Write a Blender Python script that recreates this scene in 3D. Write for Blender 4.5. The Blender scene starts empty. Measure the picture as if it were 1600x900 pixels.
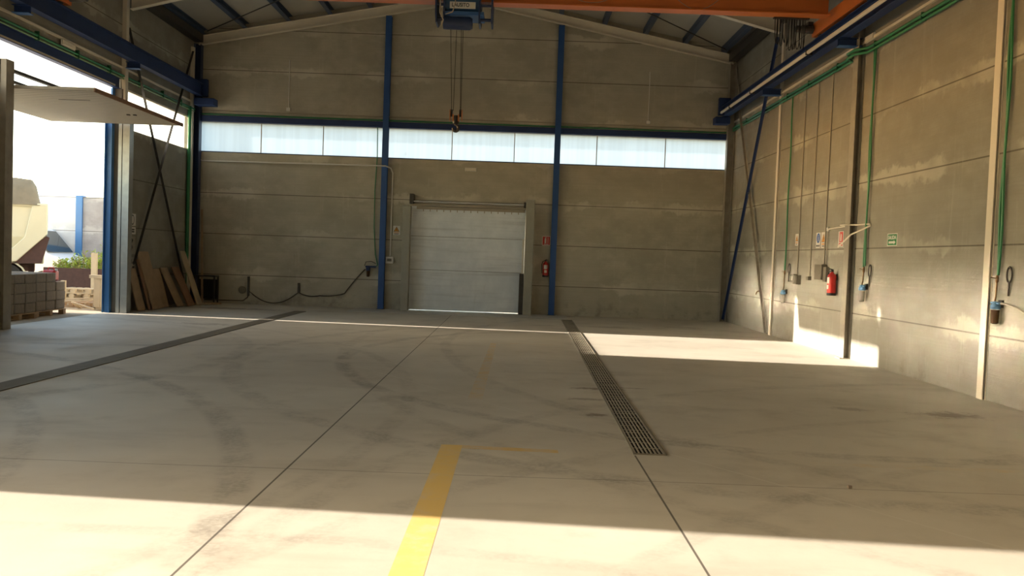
import bpy, bmesh, math, random
from mathutils import Vector, Matrix, noise
S = bpy.context.scene
COL = S.collection
random.seed(7)
PI = math.pi

# ------------------------------------------------------------------ camera
CAMH, PITCH, ROLL, FPX = 1.661, 0.03653, 0.03621, 1300.0
fw = Vector((0, math.cos(PITCH), -math.sin(PITCH)))
rt = Vector((1, 0, 0)); up = rt.cross(fw)
cr, sr = math.cos(ROLL), math.sin(ROLL)
r_ = rt*cr + up*sr; u_ = up*cr - rt*sr
cd = bpy.data.cameras.new('camera'); cam = bpy.data.objects.new('camera', cd); COL.objects.link(cam)
cd.sensor_width = 36; cd.lens = FPX*36/1600; cd.clip_end = 500
m = Matrix.Identity(4)
for i in range(3):
    m[i][0] = r_[i]; m[i][1] = u_[i]; m[i][2] = -fw[i]
m[2][3] = CAMH
cam.matrix_world = m
S.camera = cam

# ------------------------------------------------------------------ sky and sun
SUN_EL, SUN_SLOPE = math.atan(0.239), 0.0735          # sun low on the left, shining across the hall
to_sun = Vector((-1, SUN_SLOPE, 0)).normalized()*math.cos(SUN_EL) + Vector((0, 0, math.sin(SUN_EL)))
w = bpy.data.worlds.new('sky'); S.world = w; w.use_nodes = True
nt = w.node_tree; nt.nodes.clear()
sky = nt.nodes.new('ShaderNodeTexSky'); sky.sky_type = 'NISHITA'; sky.sun_disc = False
sky.sun_elevation = SUN_EL; sky.sun_rotation = math.atan2(to_sun.x, to_sun.y)
sky.air_density = 1.0; sky.dust_density = 1.0; sky.ozone_density = 1.0
bg = nt.nodes.new('ShaderNodeBackground'); bg.inputs[1].default_value = 1.45
wo = nt.nodes.new('ShaderNodeOutputWorld')
hz = nt.nodes.new('ShaderNodeMix'); hz.data_type = 'RGBA'; hz.blend_type = 'MULTIPLY'; hz.inputs[0].default_value = 1
nt.links.new(sky.outputs[0], hz.inputs[6]); hz.inputs[7].default_value = (1, .92, .81, 1); nt.links.new(hz.outputs[2], bg.inputs[0])
# hazy glow of the sky round the low sun
tcw = nt.nodes.new('ShaderNodeTexCoord'); dt = nt.nodes.new('ShaderNodeVectorMath'); dt.operation = 'DOT_PRODUCT'
nt.links.new(tcw.outputs['Generated'], dt.inputs[0]); dt.inputs[1].default_value = to_sun
mx_ = nt.nodes.new('ShaderNodeMath'); mx_.operation = 'MAXIMUM'; nt.links.new(dt.outputs['Value'], mx_.inputs[0]); mx_.inputs[1].default_value = 0
pw = nt.nodes.new('ShaderNodeMath'); pw.operation = 'POWER'; nt.links.new(mx_.outputs[0], pw.inputs[0]); pw.inputs[1].default_value = 60
gl = nt.nodes.new('ShaderNodeMath'); gl.operation = 'MULTIPLY'; nt.links.new(pw.outputs[0], gl.inputs[0]); gl.inputs[1].default_value = 25
bg2 = nt.nodes.new('ShaderNodeBackground'); bg2.inputs[0].default_value = (1, .86, .62, 1); nt.links.new(gl.outputs[0], bg2.inputs[1])
ad = nt.nodes.new('ShaderNodeAddShader'); nt.links.new(bg.outputs[0], ad.inputs[0]); nt.links.new(bg2.outputs[0], ad.inputs[1]); nt.links.new(ad.outputs[0], wo.inputs[0])
sl = bpy.data.lights.new('sun', 'SUN'); sl.energy = 29; sl.angle = 0.0093; sl.color = (1.0, .87, .74)
so = bpy.data.objects.new('sun', sl); COL.objects.link(so)
so.rotation_euler = to_sun.to_track_quat('Z', 'Y').to_euler(); so.location = (-30, 10, 20)
S.view_settings.view_transform = 'Standard'; S.view_settings.look = 'None'
S.view_settings.gamma = 1; S.view_settings.use_curve_mapping = False
S.view_settings.exposure = -0.30
S.cycles.sample_clamp_indirect = 0

# ------------------------------------------------------------------ room numbers (metres)
WR, WL, D, YF = 6.34, -9.49, 24.63, -9.0
JZ, JP = 0.856, 1.2
RX = (WR+WL)/2
def roof_z(x): return 7.93 + 0.195*(7.915-abs(x-RX))      # underside of the roof sheet

# ------------------------------------------------------------------ helpers
I4 = Matrix.Identity(4)
class MB:
    def __init__(s, M=None): s.bm = bmesh.new(); s.M = M or I4
    def _v(s, co): return s.bm.verts.new(s.M @ Vector(co))
    def box(s, x0, x1, y0, y1, z0, z1):
        v = [s._v((x, y, z)) for x in (x0, x1) for y in (y0, y1) for z in (z0, z1)]
        for f in ((0,1,3,2),(4,6,7,5),(0,4,5,1),(2,3,7,6),(0,2,6,4),(1,5,7,3)): s.bm.faces.new([v[i] for i in f])
        return s
    def obox(s, c, X, Y, Z):                              # oriented box, centre and half vectors
        c, X, Y, Z = map(Vector, (c, X, Y, Z)); v = []
        for a in (-1, 1):
            for b in (-1, 1):
                for d in (-1, 1): v.append(s._v(c+X*a+Y*b+Z*d))
        for f in ((0,1,3,2),(4,6,7,5),(0,4,5,1),(2,3,7,6),(0,2,6,4),(1,5,7,3)): s.bm.faces.new([v[i] for i in f])
        return s
    def bar(s, p, q, wd, th, side=(0, 1, 0)):             # flat bar from p to q
        p, q = Vector(p), Vector(q); d = (q-p); a = d.cross(Vector(side)).normalized(); b = d.cross(a).normalized()
        return s.obox((p+q)/2, d/2, a*wd/2, b*th/2)
    def tube(s, pts, r, n=10, cap=True):
        pts = [Vector(p) for p in pts]; rings = []; prev = None
        rr = r if isinstance(r, (list, tuple)) else [r]*len(pts)
        for i, p in enumerate(pts):
            t = (pts[min(i+1, len(pts)-1)] - pts[max(i-1, 0)]).normalized()
            if prev is None:
                a = t.cross(Vector((0, 0, 1)) if abs(t.z) < .9 else Vector((1, 0, 0))).normalized()
            else:
                a = (prev - t*prev.dot(t)).normalized()
            prev = a; b = t.cross(a)
            rings.append([s._v(p + (a*math.cos(k*2*PI/n) + b*math.sin(k*2*PI/n))*rr[i]) for k in range(n)])
        for A, B in zip(rings, rings[1:]):
            for k in range(n): s.bm.faces.new((A[k], A[(k+1) % n], B[(k+1) % n], B[k]))
        if cap: s.bm.faces.new(rings[0][::-1]); s.bm.faces.new(rings[-1])
        return s
    def lathe(s, c, prof, n=20, axis='Z'):                # profile of (radius, height) about c
        c = Vector(c); rings = []
        for r, h in prof:
            ring = []
            for k in range(n):
                a = k*2*PI/n; x, y = r*math.cos(a), r*math.sin(a)
                o = {'Z': (x, y, h), 'Y': (x, h, y), 'X': (h, x, y)}[axis]
                ring.append(s._v(c+Vector(o)))
            rings.append(ring)
        for A, B in zip(rings, rings[1:]):
            for k in range(n): s.bm.faces.new((A[k], A[(k+1) % n], B[(k+1) % n], B[k]))
        s.bm.faces.new(rings[0][::-1]); s.bm.faces.new(rings[-1])
        return s
    def prism(s, pts, vec):                               # polygon extruded along vec
        vec = Vector(vec); A = [s._v(p) for p in pts]; B = [s._v(Vector(p)+vec) for p in pts]; n = len(A)
        s.bm.faces.new(A); s.bm.faces.new(B[::-1])
        for k in range(n): s.bm.faces.new((A[k], B[k], B[(k+1) % n], A[(k+1) % n]))
        return s
    def hbeam(s, p, q, h, wd, tf=.014, tw=.010, upv=(0, 0, 1)):    # I section from p to q, height h along upv
        p, q, U = Vector(p), Vector(q), Vector(upv); d = q-p; W = d.cross(U).normalized(); U = W.cross(d).normalized(); c = (p+q)/2
        s.obox(c+U*(h/2-tf/2), d/2, W*wd/2, U*tf/2); s.obox(c-U*(h/2-tf/2), d/2, W*wd/2, U*tf/2)
        return s.obox(c, d/2, W*tw/2, U*(h/2-tf))
    def build(s, name, mat, parent=None, base=None, bevel=0, smooth=False):
        if parent is not None: org = ORG[parent.name]
        elif base is not None: org = Vector(base)
        else: org = Vector((0, 0, 0))
        bmesh.ops.recalc_face_normals(s.bm, faces=s.bm.faces)
        if bevel: bmesh.ops.bevel(s.bm, geom=list(s.bm.edges), offset=bevel, segments=1, affect='EDGES', clamp_overlap=True)
        for v in s.bm.verts: v.co -= org
        me = bpy.data.meshes.new(name); s.bm.to_mesh(me); s.bm.free()
        if smooth:
            for p in me.polygons: p.use_smooth = True
            try: me.set_sharp_from_angle(angle=.7)
            except Exception: pass
        me.materials.append(mat)
        o = bpy.data.objects.new(name, me); COL.objects.link(o)
        if parent is not None: o.parent = parent
        else: o.location = org
        ORG[o.name] = org
        return o
ORG = {}
def tag(o, label, cat, group=None, kind=None):
    o['label'] = label; o['category'] = cat
    if group: o['group'] = group
    if kind: o['kind'] = kind
    return o
def thing(name, label, cat, loc=(0, 0, 0), group=None):
    o = bpy.data.objects.new(name, None); COL.objects.link(o); o.location = loc; o.empty_display_size = .2
    ORG[o.name] = Vector(loc)
    return tag(o, label, cat, group)
def struct(mb, name, mat, bevel=0):
    o = mb.build(name, mat, bevel=bevel); o['kind'] = 'structure'; return o
def copy_tree(o, parent=None):
    c = o.copy(); COL.objects.link(c)
    if parent is not None: c.parent = parent; c.matrix_parent_inverse = o.matrix_parent_inverse
    for ch in [k for k in o.children]: copy_tree(ch, c)
    return c
def frame(o, X, Y):
    X, Y = Vector(X), Vector(Y); N = X.cross(Y); M = Matrix.Identity(4)
    for i in range(3): M[i][0] = X[i]; M[i][1] = Y[i]; M[i][2] = N[i]; M[i][3] = o[i]
    return M
def on_right(y, z, off=0): return frame((WR-off, y, z), (0, -1, 0), (0, 0, 1))
def on_left(y, z, off=0): return frame((WL+off, y, z), (0, 1, 0), (0, 0, 1))
def on_back(x, z, off=0): return frame((x, D-off, z), (1, 0, 0), (0, 0, 1))

# ------------------------------------------------------------------ materials
def newmat(name):
    mt = bpy.data.materials.new(name); mt.use_nodes = True; n = mt.node_tree
    return mt, n, n.nodes['Principled BSDF'], n.nodes['Material Output']
def plain(name, c, rough=.6, metal=0, var=.12, scale=6, bump=0):
    mt, n, b, _ = newmat(name)
    tc = n.nodes.new('ShaderNodeTexCoord'); no = n.nodes.new('ShaderNodeTexNoise')
    no.inputs['Scale'].default_value = scale; no.inputs['Detail'].default_value = 5
    mx = n.nodes.new('ShaderNodeMix'); mx.data_type = 'RGBA'
    mx.inputs[6].default_value = [x*(1-var) for x in c]+[1]; mx.inputs[7].default_value = [min(1, x*(1+var)) for x in c]+[1]
    n.links.new(tc.outputs['Object'], no.inputs['Vector']); n.links.new(no.outputs[0], mx.inputs[0]); n.links.new(mx.outputs[2], b.inputs['Base Color'])
    b.inputs['Roughness'].default_value = rough; b.inputs['Metallic'].default_value = metal
    if bump:
        bp = n.nodes.new('ShaderNodeBump'); bp.inputs['Strength'].default_value = bump; bp.inputs['Distance'].default_value = .01
        n.links.new(no.outputs[0], bp.inputs['Height']); n.links.new(bp.outputs[0], b.inputs['Normal'])
    return mt
class G:                                                   # tiny node-graph helper
    def __init__(s, n): s.n = n
    def m(s, op, a, b=None, c=None, clamp=False):
        k = s.n.nodes.new('ShaderNodeMath'); k.operation = op; k.use_clamp = clamp
        for i, v in enumerate((a, b, c)):
            if v is None: continue
            if isinstance(v, (int, float)): k.inputs[i].default_value = v
            else: s.n.links.new(v, k.inputs[i])
        return k.outputs[0]
    def ramp(s, v, lo, hi, a=0., b=1., smooth=True):
        k = s.n.nodes.new('ShaderNodeMapRange'); k.interpolation_type = 'SMOOTHSTEP' if smooth else 'LINEAR'
        s.n.links.new(v, k.inputs[0])
        for i, x in zip((1, 2, 3, 4), (lo, hi, a, b)): k.inputs[i].default_value = x
        return k.outputs[0]
    def noise(s, vec, scale, detail=4, rough=.55, sc=(1, 1, 1), off=(0, 0, 0)):
        mp = s.n.nodes.new('ShaderNodeMapping'); mp.inputs['Scale'].default_value = sc; mp.inputs['Location'].default_value = off
        k = s.n.nodes.new('ShaderNodeTexNoise'); k.inputs['Scale'].default_value = scale; k.inputs['Detail'].default_value = detail; k.inputs['Roughness'].default_value = rough
        s.n.links.new(vec, mp.inputs[0]); s.n.links.new(mp.outputs[0], k.inputs['Vector']); return k.outputs[0]
    def mix(s, f, a, b):
        k = s.n.nodes.new('ShaderNodeMix'); k.data_type = 'RGBA'
        if isinstance(f, (int, float)): k.inputs[0].default_value = f
        else: s.n.links.new(f, k.inputs[0])
        for i, v in ((6, a), (7, b)):
            if isinstance(v, tuple): k.inputs[i].default_value = (*v, 1)
            else: s.n.links.new(v, k.inputs[i])
        return k.outputs[2]
def concrete(name, axis, base=(.40, .365, .30), light=(.60, .56, .48), dark=(.27, .24, .19), joint=True, streak=True):
    mt, n, b, _ = newmat(name); g = G(n)
    tc = n.nodes.new('ShaderNodeTexCoord'); P = tc.outputs['Object']
    sp = n.nodes.new('ShaderNodeSeparateXYZ'); n.links.new(P, sp.inputs[0]); z = sp.outputs[2]; u = sp.outputs[axis]
    # height inside one precast panel, 0 at its lower joint and 1 at its upper joint
    t = g.m('FRACT', g.m('DIVIDE', g.m('SUBTRACT', z, JZ-JP*4), JP))
    idx = g.m('FLOOR', g.m('DIVIDE', g.m('SUBTRACT', z, JZ-JP*4), JP))
    big = g.noise(P, .35, 3, off=(3, 1, 7)); mid = g.noise(P, 1.6, 6, .62, sc=(1, 1, 1.6)); fine = g.noise(P, 22, 5, .7)
    board = g.noise(P, 3.2, 4, .6, sc=(.06, .06, 9)); drip = g.noise(P, 5.5, 5, .75, sc=(1, 1, .10), off=(9, 4, 2))
    pv = n.nodes.new('ShaderNodeTexWhiteNoise'); pv.noise_dimensions = '1D'; n.links.new(idx, pv.inputs['W'])
    col = g.mix(g.ramp(mid, .32, .72), dark, base)
    col = g.mix(g.m('MULTIPLY', g.ramp(big, .4, .65), .55), col, base)
    col = g.mix(g.m('MULTIPLY', g.ramp(board, .45, .62), .22), col, dark)
    col = g.mix(g.m('MULTIPLY', pv.outputs[0], .18), col, dark)
    if joint:
        # lime bloom below and above each joint, torn into drips
        near = g.m('MINIMUM', t, g.m('SUBTRACT', 1, t))
        edge = g.m('ADD', .02, g.m('MULTIPLY', g.ramp(g.noise(P, .9, 5, .7, off=(5, 5, 5)), .38, .72), .20))
        bloom = g.ramp(g.m('SUBTRACT', near, g.m('ADD', edge, g.m('MULTIPLY', g.m('SUBTRACT', drip, .5), .10))), -.04, .05, 1, 0)
        patch = g.ramp(g.noise(P, .55, 3, .6, off=(1, 8, 3)), .42, .62)
        col = g.mix(g.m('MULTIPLY', g.m('MULTIPLY', bloom, patch), .55), col, light)
        jl = g.ramp(near, .006, .012, 1, 0)
        col = g.mix(g.m('MULTIPLY', jl, .75), col, (.07, .055, .04))
        vj = g.m('ABSOLUTE', g.m('SUBTRACT', g.m('FRACT', g.m('ADD', g.m('DIVIDE', u, 2.27), .37)), .5))
        col = g.mix(g.m('MULTIPLY', g.ramp(vj, .002, .012, 1, 0), .16), col, dark)
    if streak:
        col = g.mix(g.m('MULTIPLY', g.ramp(drip, .56, .74), .20), col, light)
        low = g.m('MULTIPLY', g.ramp(z, 0, .75, 1, 0), g.ramp(g.noise(P, 1.8, 6, .7, off=(2, 2, 9)), .5, .68))
        col = g.mix(g.m('MULTIPLY', low, .5), col, (.15, .13, .10))
    col = g.mix(g.m('MULTIPLY', g.ramp(fine, .6, .8), .18), col, dark)
    n.links.new(col, b.inputs['Base Color']); b.inputs['Roughness'].default_value = .88
    bp = n.nodes.new('ShaderNodeBump'); bp.inputs['Strength'].default_value = .35; bp.inputs['Distance'].default_value = .012
    n.links.new(g.m('ADD', fine, g.m('MULTIPLY', board, .8)), bp.inputs['Height']); n.links.new(bp.outputs[0], b.inputs['Normal'])
    return mt
M = {}
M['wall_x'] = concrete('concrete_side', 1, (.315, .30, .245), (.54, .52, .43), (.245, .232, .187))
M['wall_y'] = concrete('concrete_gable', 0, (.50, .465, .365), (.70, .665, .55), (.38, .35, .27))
M['navy'] = plain('navy_paint', (.011, .034, .125), .6, 0, .25, 3)
M['blue'] = plain('blue_paint', (.045, .13, .34), .45, 0, .2, 3)
M['darkblue'] = plain('dark_blue_enamel', (.018, .035, .10), .4, 0, .3, 9)
M['cream_steel'] = plain('cream_painted_steel', (.74, .68, .55), .55, 0, .08, 4)
M['galv'] = plain('galvanised_steel', (.36, .36, .33), .42, .55, .2, 8)
M['greysteel'] = plain('grey_primer_steel', (.33, .30, .24), .55, .1, .35, 5)
M['darksteel'] = plain('dark_steel', (.07, .066, .06), .5, .5, .3, 8)
M['conduit'] = plain('grey_conduit', (.36, .32, .25), .5, 0, .1, 8)
M['orange'] = plain('orange_crane_paint', (.62, .17, .035), .45, 0, .14, 2.5)
M['green'] = plain('green_pipe', (.028, .21, .085), .4, 0, .12, 6)
M['roof'] = plain('roof_sandwich_panel', (.42, .40, .34), .6, 0, .07, 2)
M['red'] = plain('red_enamel', (.52, .022, .015), .3, 0, .1, 6)
M['black'] = plain('black_rubber', (.015, .014, .013), .55, 0, .3, 10)
M['white'] = plain('white_plastic', (.72, .70, .64), .4, 0, .05, 6)
M['yellowsign'] = plain('sign_amber', (.62, .27, .03), .45, 0, .05, 4)
M['signred'] = plain('sign_red', (.62, .045, .03), .45, 0, .05, 4)
M['signgreen'] = plain('sign_green', (.015, .20, .055), .45, 0, .05, 4)
M['signblue'] = plain('sign_blue', (.03, .11, .35), .45, 0, .05, 4)
M['ink'] = plain('black_ink', (.03, .03, .03), .5, 0, .05, 4)
M['boxgrey'] = plain('grey_box_plastic', (.15, .135, .10), .5, 0, .08, 6)
M['capblue'] = plain('blue_filter_cap', (.13, .29, .52), .35, 0, .1, 9)
M['brass'] = plain('aged_brass', (.22, .13, .06), .4, .8, .3, 12)
M['hook'] = plain('grey_hook_metal', (.075, .065, .055), .45, .6, .2, 9)
M['timber'] = plain('weathered_timber', (.36, .25, .15), .8, 0, .3, 5, .3)
M['pale_timber'] = plain('pale_timber', (.52, .42, .28), .8, 0, .2, 5, .3)
M['red_timber'] = plain('reddish_formwork_board', (.27, .15, .085), .75, 0, .25, 5, .2)
M['block'] = plain('concrete_block', (.26, .215, .165), .95, 0, .25, 14, .5)
M['dirt'] = plain('dirt_ground', (.30, .25, .175), .95, 0, .3, 3, .5)
M['truck'] = plain('cream_truck_paint', (.66, .60, .42), .4, 0, .08, 2)
M['tarp'] = plain('brown_tarp', (.22, .18, .12), .85, 0, .25, 4, .5)
M['vanwhite'] = plain('white_car_paint', (.75, .76, .78), .3, 0, .03, 2)
M['glass'] = plain('dark_car_glass', (.035, .045, .05), .08, 0, .1, 3)
M['rust'] = plain('rusty_brown_sheet', (.07, .032, .024), .8, 0, .4, 9, .2)
M['leaf'] = plain('yellow_green_leaves', (.36, .46, .06), .6, 0, .5, 14)
M['outwall'] = concrete('neighbour_concrete', 0, (.40, .38, .37), (.55, .53, .50), (.30, .28, .27), joint=True, streak=True)
M['outwall_pale'] = concrete('neighbour_pale_concrete', 0, (.62, .64, .64), (.75, .76, .76), (.52, .54, .55), joint=True, streak=False)
M['cable'] = plain('thin_pale_cable', (.42, .34, .24), .6, 0, .1, 9)
M['hose'] = plain('dark_hose', (.07, .06, .045), .6, 0, .2, 9)
M['rope'] = plain('steel_rope', (.03, .027, .024), .6, .3, .2, 20)

def floor_mat():
    mt, n, b, _ = newmat('hall_floor'); g = G(n)
    tc = n.nodes.new('ShaderNodeTexCoord'); P = tc.outputs['Object']
    sp = n.nodes.new('ShaderNodeSeparateXYZ'); n.links.new(P, sp.inputs[0]); x, y = sp.outputs[0], sp.outputs[1]
    big = g.noise(P, .28, 4, .6); mid = g.noise(P, 1.1, 6, .65, off=(4, 2, 0)); fine = g.noise(P, 14, 6, .7)
    sweep = g.noise(P, 1.0, 5, .6, sc=(.35, 1.5, 1), off=(7, 3, 0))
    base, dark, light = (.50, .465, .385), (.36, .33, .27), (.60, .565, .475)
    col = g.mix(g.ramp(big, .35, .68), base, light)
    col = g.mix(g.m('MULTIPLY', g.ramp(mid, .50, .74), .45), col, dark)
    col = g.mix(g.m('MULTIPLY', g.ramp(sweep, .52, .72), .35), col, dark)
    col = g.mix(g.m('MULTIPLY', g.ramp(fine, .58, .80), .20), col, dark)
    # curved tyre marks: rings about far-off centres
    wob = g.m('MULTIPLY', g.m('SUBTRACT', g.noise(P, .5, 2), .5), .12)
    tn = g.ramp(g.noise(P, 2.2, 5, .7, off=(0, 9, 0)), .35, .62)
    tread = g.noise(P, 26, 2, .5)
    for cx, cy, R, wd, s in ((3.6, 13.5, 6.2, .10, .34), (3.6, 13.5, 7.7, .12, .30), (-11.2, 3.4, 9.6, .11, .34), (-11.2, 3.4, 8.0, .10, .28), (-12.0, 8.6, 10.9, .09, .20),
                             (7.8, 3.0, 9.4, .10, .22), (-10.5, 12.2, 6.3, .13, .28), (-2.4, -7.5, 12.3, .07, .20), (12, 16, 13.2, .09, .24), (12, 16, 14.9, .09, .22), (-8, 21, 7.6, .10, .22), (9, -2, 10.5, .08, .18), (9, -2, 12.2, .08, .18)):
        d = g.m('SQRT', g.m('ADD', g.m('POWER', g.m('SUBTRACT', x, cx), 2), g.m('POWER', g.m('SUBTRACT', y, cy), 2)))
        d = g.m('ABSOLUTE', g.m('ADD', g.m('SUBTRACT', d, R), wob))
        col = g.mix(g.m('MULTIPLY', g.m('MULTIPLY', g.m('MULTIPLY', g.ramp(d, wd*.6, wd*1.5, 1, 0), tn), g.ramp(tread, .35, .6, .55, 1)), min(.7, s*1.3)), col, (.19, .17, .14))
    # spilled stains by the drain and along the right wall
    for cx, cy, rx, ry, s in ((1.15, 10.75, .42, .10, .7), (1.55, 10.9, .5, .05, .6), (1.0, 8.9, .18, .10, .7), (5.2, 9.7, .5, .28, .6), (4.1, 9.9, .3, .15, .4), (-.28, 7.15, .09, .04, .8), (2.6, 20.8, 1.0, .3, .45), (4.5, 21.6, .8, .3, .35), (-7.6, 22.6, 1.9, .45, .6), (-6.6, 17.8, .8, .3, .45), (.95, 9.9, .35, .12, .5)):
        d = g.m('SQRT', g.m('ADD', g.m('POWER', g.m('DIVIDE', g.m('SUBTRACT', x, cx), rx), 2), g.m('POWER', g.m('DIVIDE', g.m('SUBTRACT', y, cy), ry), 2)))
        d = g.m('ADD', d, g.m('MULTIPLY', g.m('SUBTRACT', g.noise(P, 4.5, 6, .75, off=(cx, cy, 0)), .5), 3.2))
        col = g.mix(g.m('MULTIPLY', g.ramp(d, .25, 1.0, 1, 0), s), col, (.14, .10, .07))
    # saw-cut joints
    def cut(coord, at, lo=None, hi=None, other=None, wd=.008):
        k = g.ramp(g.m('ABSOLUTE', g.m('SUBTRACT', coord, at)), wd*.6, wd*1.3, 1, 0)
        if lo is not None: k = g.m('MULTIPLY', k, g.m('MULTIPLY', g.m('GREATER_THAN', other, lo), g.m('LESS_THAN', other, hi)))
        return k
    wy = g.m('ADD', y, g.m('MULTIPLY', g.m('SUBTRACT', g.noise(P, .6, 2), .5), .05))
    cuts = g.m('MAXIMUM', cut(x, -1.66), cut(x, 1.109, -9, 7.1, y))
    cuts = g.m('MAXIMUM', cuts, g.m('MULTIPLY', cut(wy, 6.26, wd=.007), .6))
    cuts = g.m('MAXIMUM', cuts, cut(y, 22.85, -5.4, 1.4, x, wd=.014))
    col = g.mix(g.m('MULTIPLY', cuts, .85), col, (.05, .04, .03))
    # a pale scratched line running diagonally
    dg = g.m('ABSOLUTE', g.m('SUBTRACT', g.m('ADD', g.m('MULTIPLY', x, .80), g.m('MULTIPLY', y, .60)), 5.46))
    col = g.mix(g.m('MULTIPLY', g.ramp(dg, .006, .016, 1, 0), .35), col, (.62, .60, .52))
    n.links.new(col, b.inputs['Base Color'])
    b.inputs['Specular IOR Level'].default_value = .3
    rg = g.ramp(mid, .3, .75, .58, .76); n.links.new(rg, b.inputs['Roughness'])
    bp = n.nodes.new('ShaderNodeBump'); bp.inputs['Strength'].default_value = .12; bp.inputs['Distance'].default_value = .01
    n.links.new(fine, bp.inputs['Height']); n.links.new(bp.outputs[0], b.inputs['Normal'])
    return mt
M['floor'] = floor_mat()
def worn_paint(name, c, lo, hi):                           # paint worn through to bare concrete in patches
    mt, n, b, out = newmat(name); g = G(n)
    tc = n.nodes.new('ShaderNodeTexCoord'); P = tc.outputs['Object']; f = g.ramp(g.noise(P, 3.5, 6, .7), lo, hi)
    bare = g.mix(g.m('MULTIPLY', g.ramp(g.noise(P, 14, 6, .7), .58, .80), .20), (.53, .495, .41), (.36, .33, .27))
    n.links.new(g.mix(f, bare, c), b.inputs['Base Color']); b.inputs['Roughness'].default_value = .67; b.inputs['Specular IOR Level'].default_value = .3
    return mt
M['yellow'] = worn_paint('worn_yellow_paint', (.70, .50, .17), .10, .58)
M['faint_yellow'] = worn_paint('almost_gone_yellow_paint', (.60, .42, .17), .34, .78)
M['yellow2'] = worn_paint('half_worn_yellow_paint', (.64, .43, .14), .22, .66)
M['faint_orange'] = worn_paint('almost_gone_orange_paint', (.62, .45, .22), .42, .85)
def poly_mat(name, c, trans=.92):
    mt, n, b, out = newmat(name); g = G(n)
    tc = n.nodes.new('ShaderNodeTexCoord')
    wv = g.noise(tc.outputs['Object'], 9, 2, .5, sc=(1, 1, .02)); sm = g.noise(tc.outputs['Object'], 2.6, 5, .7, off=(2, 6, 4))
    col = g.mix(g.ramp(wv, .4, .6, 0, .35), c, tuple(v*.86 for v in c))
    col = g.mix(g.ramp(sm, .66, .78, 0, .4), col, (.42, .44, .44))
    t = n.nodes.new('ShaderNodeBsdfTranslucent'); n.links.new(col, t.inputs[0])
    n.links.new(col, b.inputs['Base Color']); b.inputs['Roughness'].default_value = .3
    mx = n.nodes.new('ShaderNodeMixShader'); mx.inputs[0].default_value = trans
    n.links.new(b.outputs[0], mx.inputs[1]); n.links.new(t.outputs[0], mx.inputs[2]); n.links.new(mx.outputs[0], out.inputs[0])
    return mt
M['poly'] = poly_mat('cellular_polycarbonate', (.62, .69, .75))
def scatter_mat(name, c):                                 # milky ribbed sheet that passes the sun on, softly spread
    mt, n, b, out = newmat(name); g = G(n)
    rf = n.nodes.new('ShaderNodeBsdfRefraction'); rf.inputs['IOR'].default_value = 1.06; rf.inputs['Roughness'].default_value = .75
    rf.inputs['Color'].default_value = (1, .97, .9, 1)
    t = n.nodes.new('ShaderNodeBsdfTranslucent'); t.inputs[0].default_value = (*c, 1)
    mx = n.nodes.new('ShaderNodeMixShader'); mx.inputs[0].default_value = .36
    n.links.new(t.outputs[0], mx.inputs[1]); n.links.new(rf.outputs[0], mx.inputs[2]); n.links.new(mx.outputs[0], out.inputs[0])
    return mt
M['poly_side'] = scatter_mat('milky_polycarbonate', (.22, .23, .23))
def bowl_mat(name, c, a):
    mt, n, b, out = newmat(name)
    b.inputs['Base Color'].default_value = (*c, 1); b.inputs['Roughness'].default_value = .15
    b.inputs['Transmission Weight'].default_value = a; b.inputs['IOR'].default_value = 1.2
    return mt
M['bowl'] = bowl_mat('clear_filter_bowl', (.62, .60, .54), .55)
M['bowl_dark'] = bowl_mat('brown_filter_bowl', (.10, .055, .03), .2)
def leaf_door_mat():
    mt, n, b, _ = newmat('galvanised_door_skin'); g = G(n)
    tc = n.nodes.new('ShaderNodeTexCoord'); P = tc.outputs['Object']
    sp = n.nodes.new('ShaderNodeSeparateXYZ'); n.links.new(P, sp.inputs[0]); z = sp.outputs[2]
    t = g.m('FRACT', g.m('DIVIDE', g.m('SUBTRACT', z, .22-1.0), .985)); near = g.m('MINIMUM', t, g.m('SUBTRACT', 1, t))
    mid = g.noise(P, 1.5, 6, .65); hz = g.noise(P, 2.5, 4, .6, sc=(.12, 1, 3)); dr = g.noise(P, 6, 4, .7, sc=(1, 1, .12))
    col = g.mix(g.ramp(mid, .35, .7), (.74, .79, .82), (.86, .90, .92))
    col = g.mix(g.m('MULTIPLY', g.ramp(hz, .5, .7), .35), col, (.36, .38, .38))
    col = g.mix(g.m('MULTIPLY', g.ramp(dr, .6, .75), .3), col, (.66, .68, .66))
    n.links.new(col, b.inputs['Base Color']); b.inputs['Roughness'].default_value = .5; b.inputs['Metallic'].default_value = .1
    return mt
M['doorskin'] = leaf_door_mat()

# ================================================================== STRUCTURE
TH = .2
struct(MB().box(WL-TH, WR+TH, YF-6, D+TH, -.15, 0), 'floor', M['floor'])
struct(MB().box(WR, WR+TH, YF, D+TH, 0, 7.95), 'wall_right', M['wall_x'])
# back wall with the strip-window band and the gate opening
GX0, GX1, GZ = -3.04, .33, 3.08
b = MB()
b.box(WL-TH, GX0, D, D+TH, 0, 4.45); b.box(GX1, WR+TH, D, D+TH, 0, 4.45); b.box(GX0, GX1, D, D+TH, GZ, 4.45)
b.prism([(WL-TH, D, 5.33), (WR+TH, D, 5.33), (WR+TH, D, 7.95), (RX, D, 9.50), (WL-TH, D, 7.95)], (0, TH, 0))
b.box(6.24, WR+TH, D, D+TH, 4.45, 5.33); b.box(WL-TH, -9.50, D, D+TH, 4.45, 5.33)
struct(b, 'wall_back', M['wall_y'])
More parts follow.
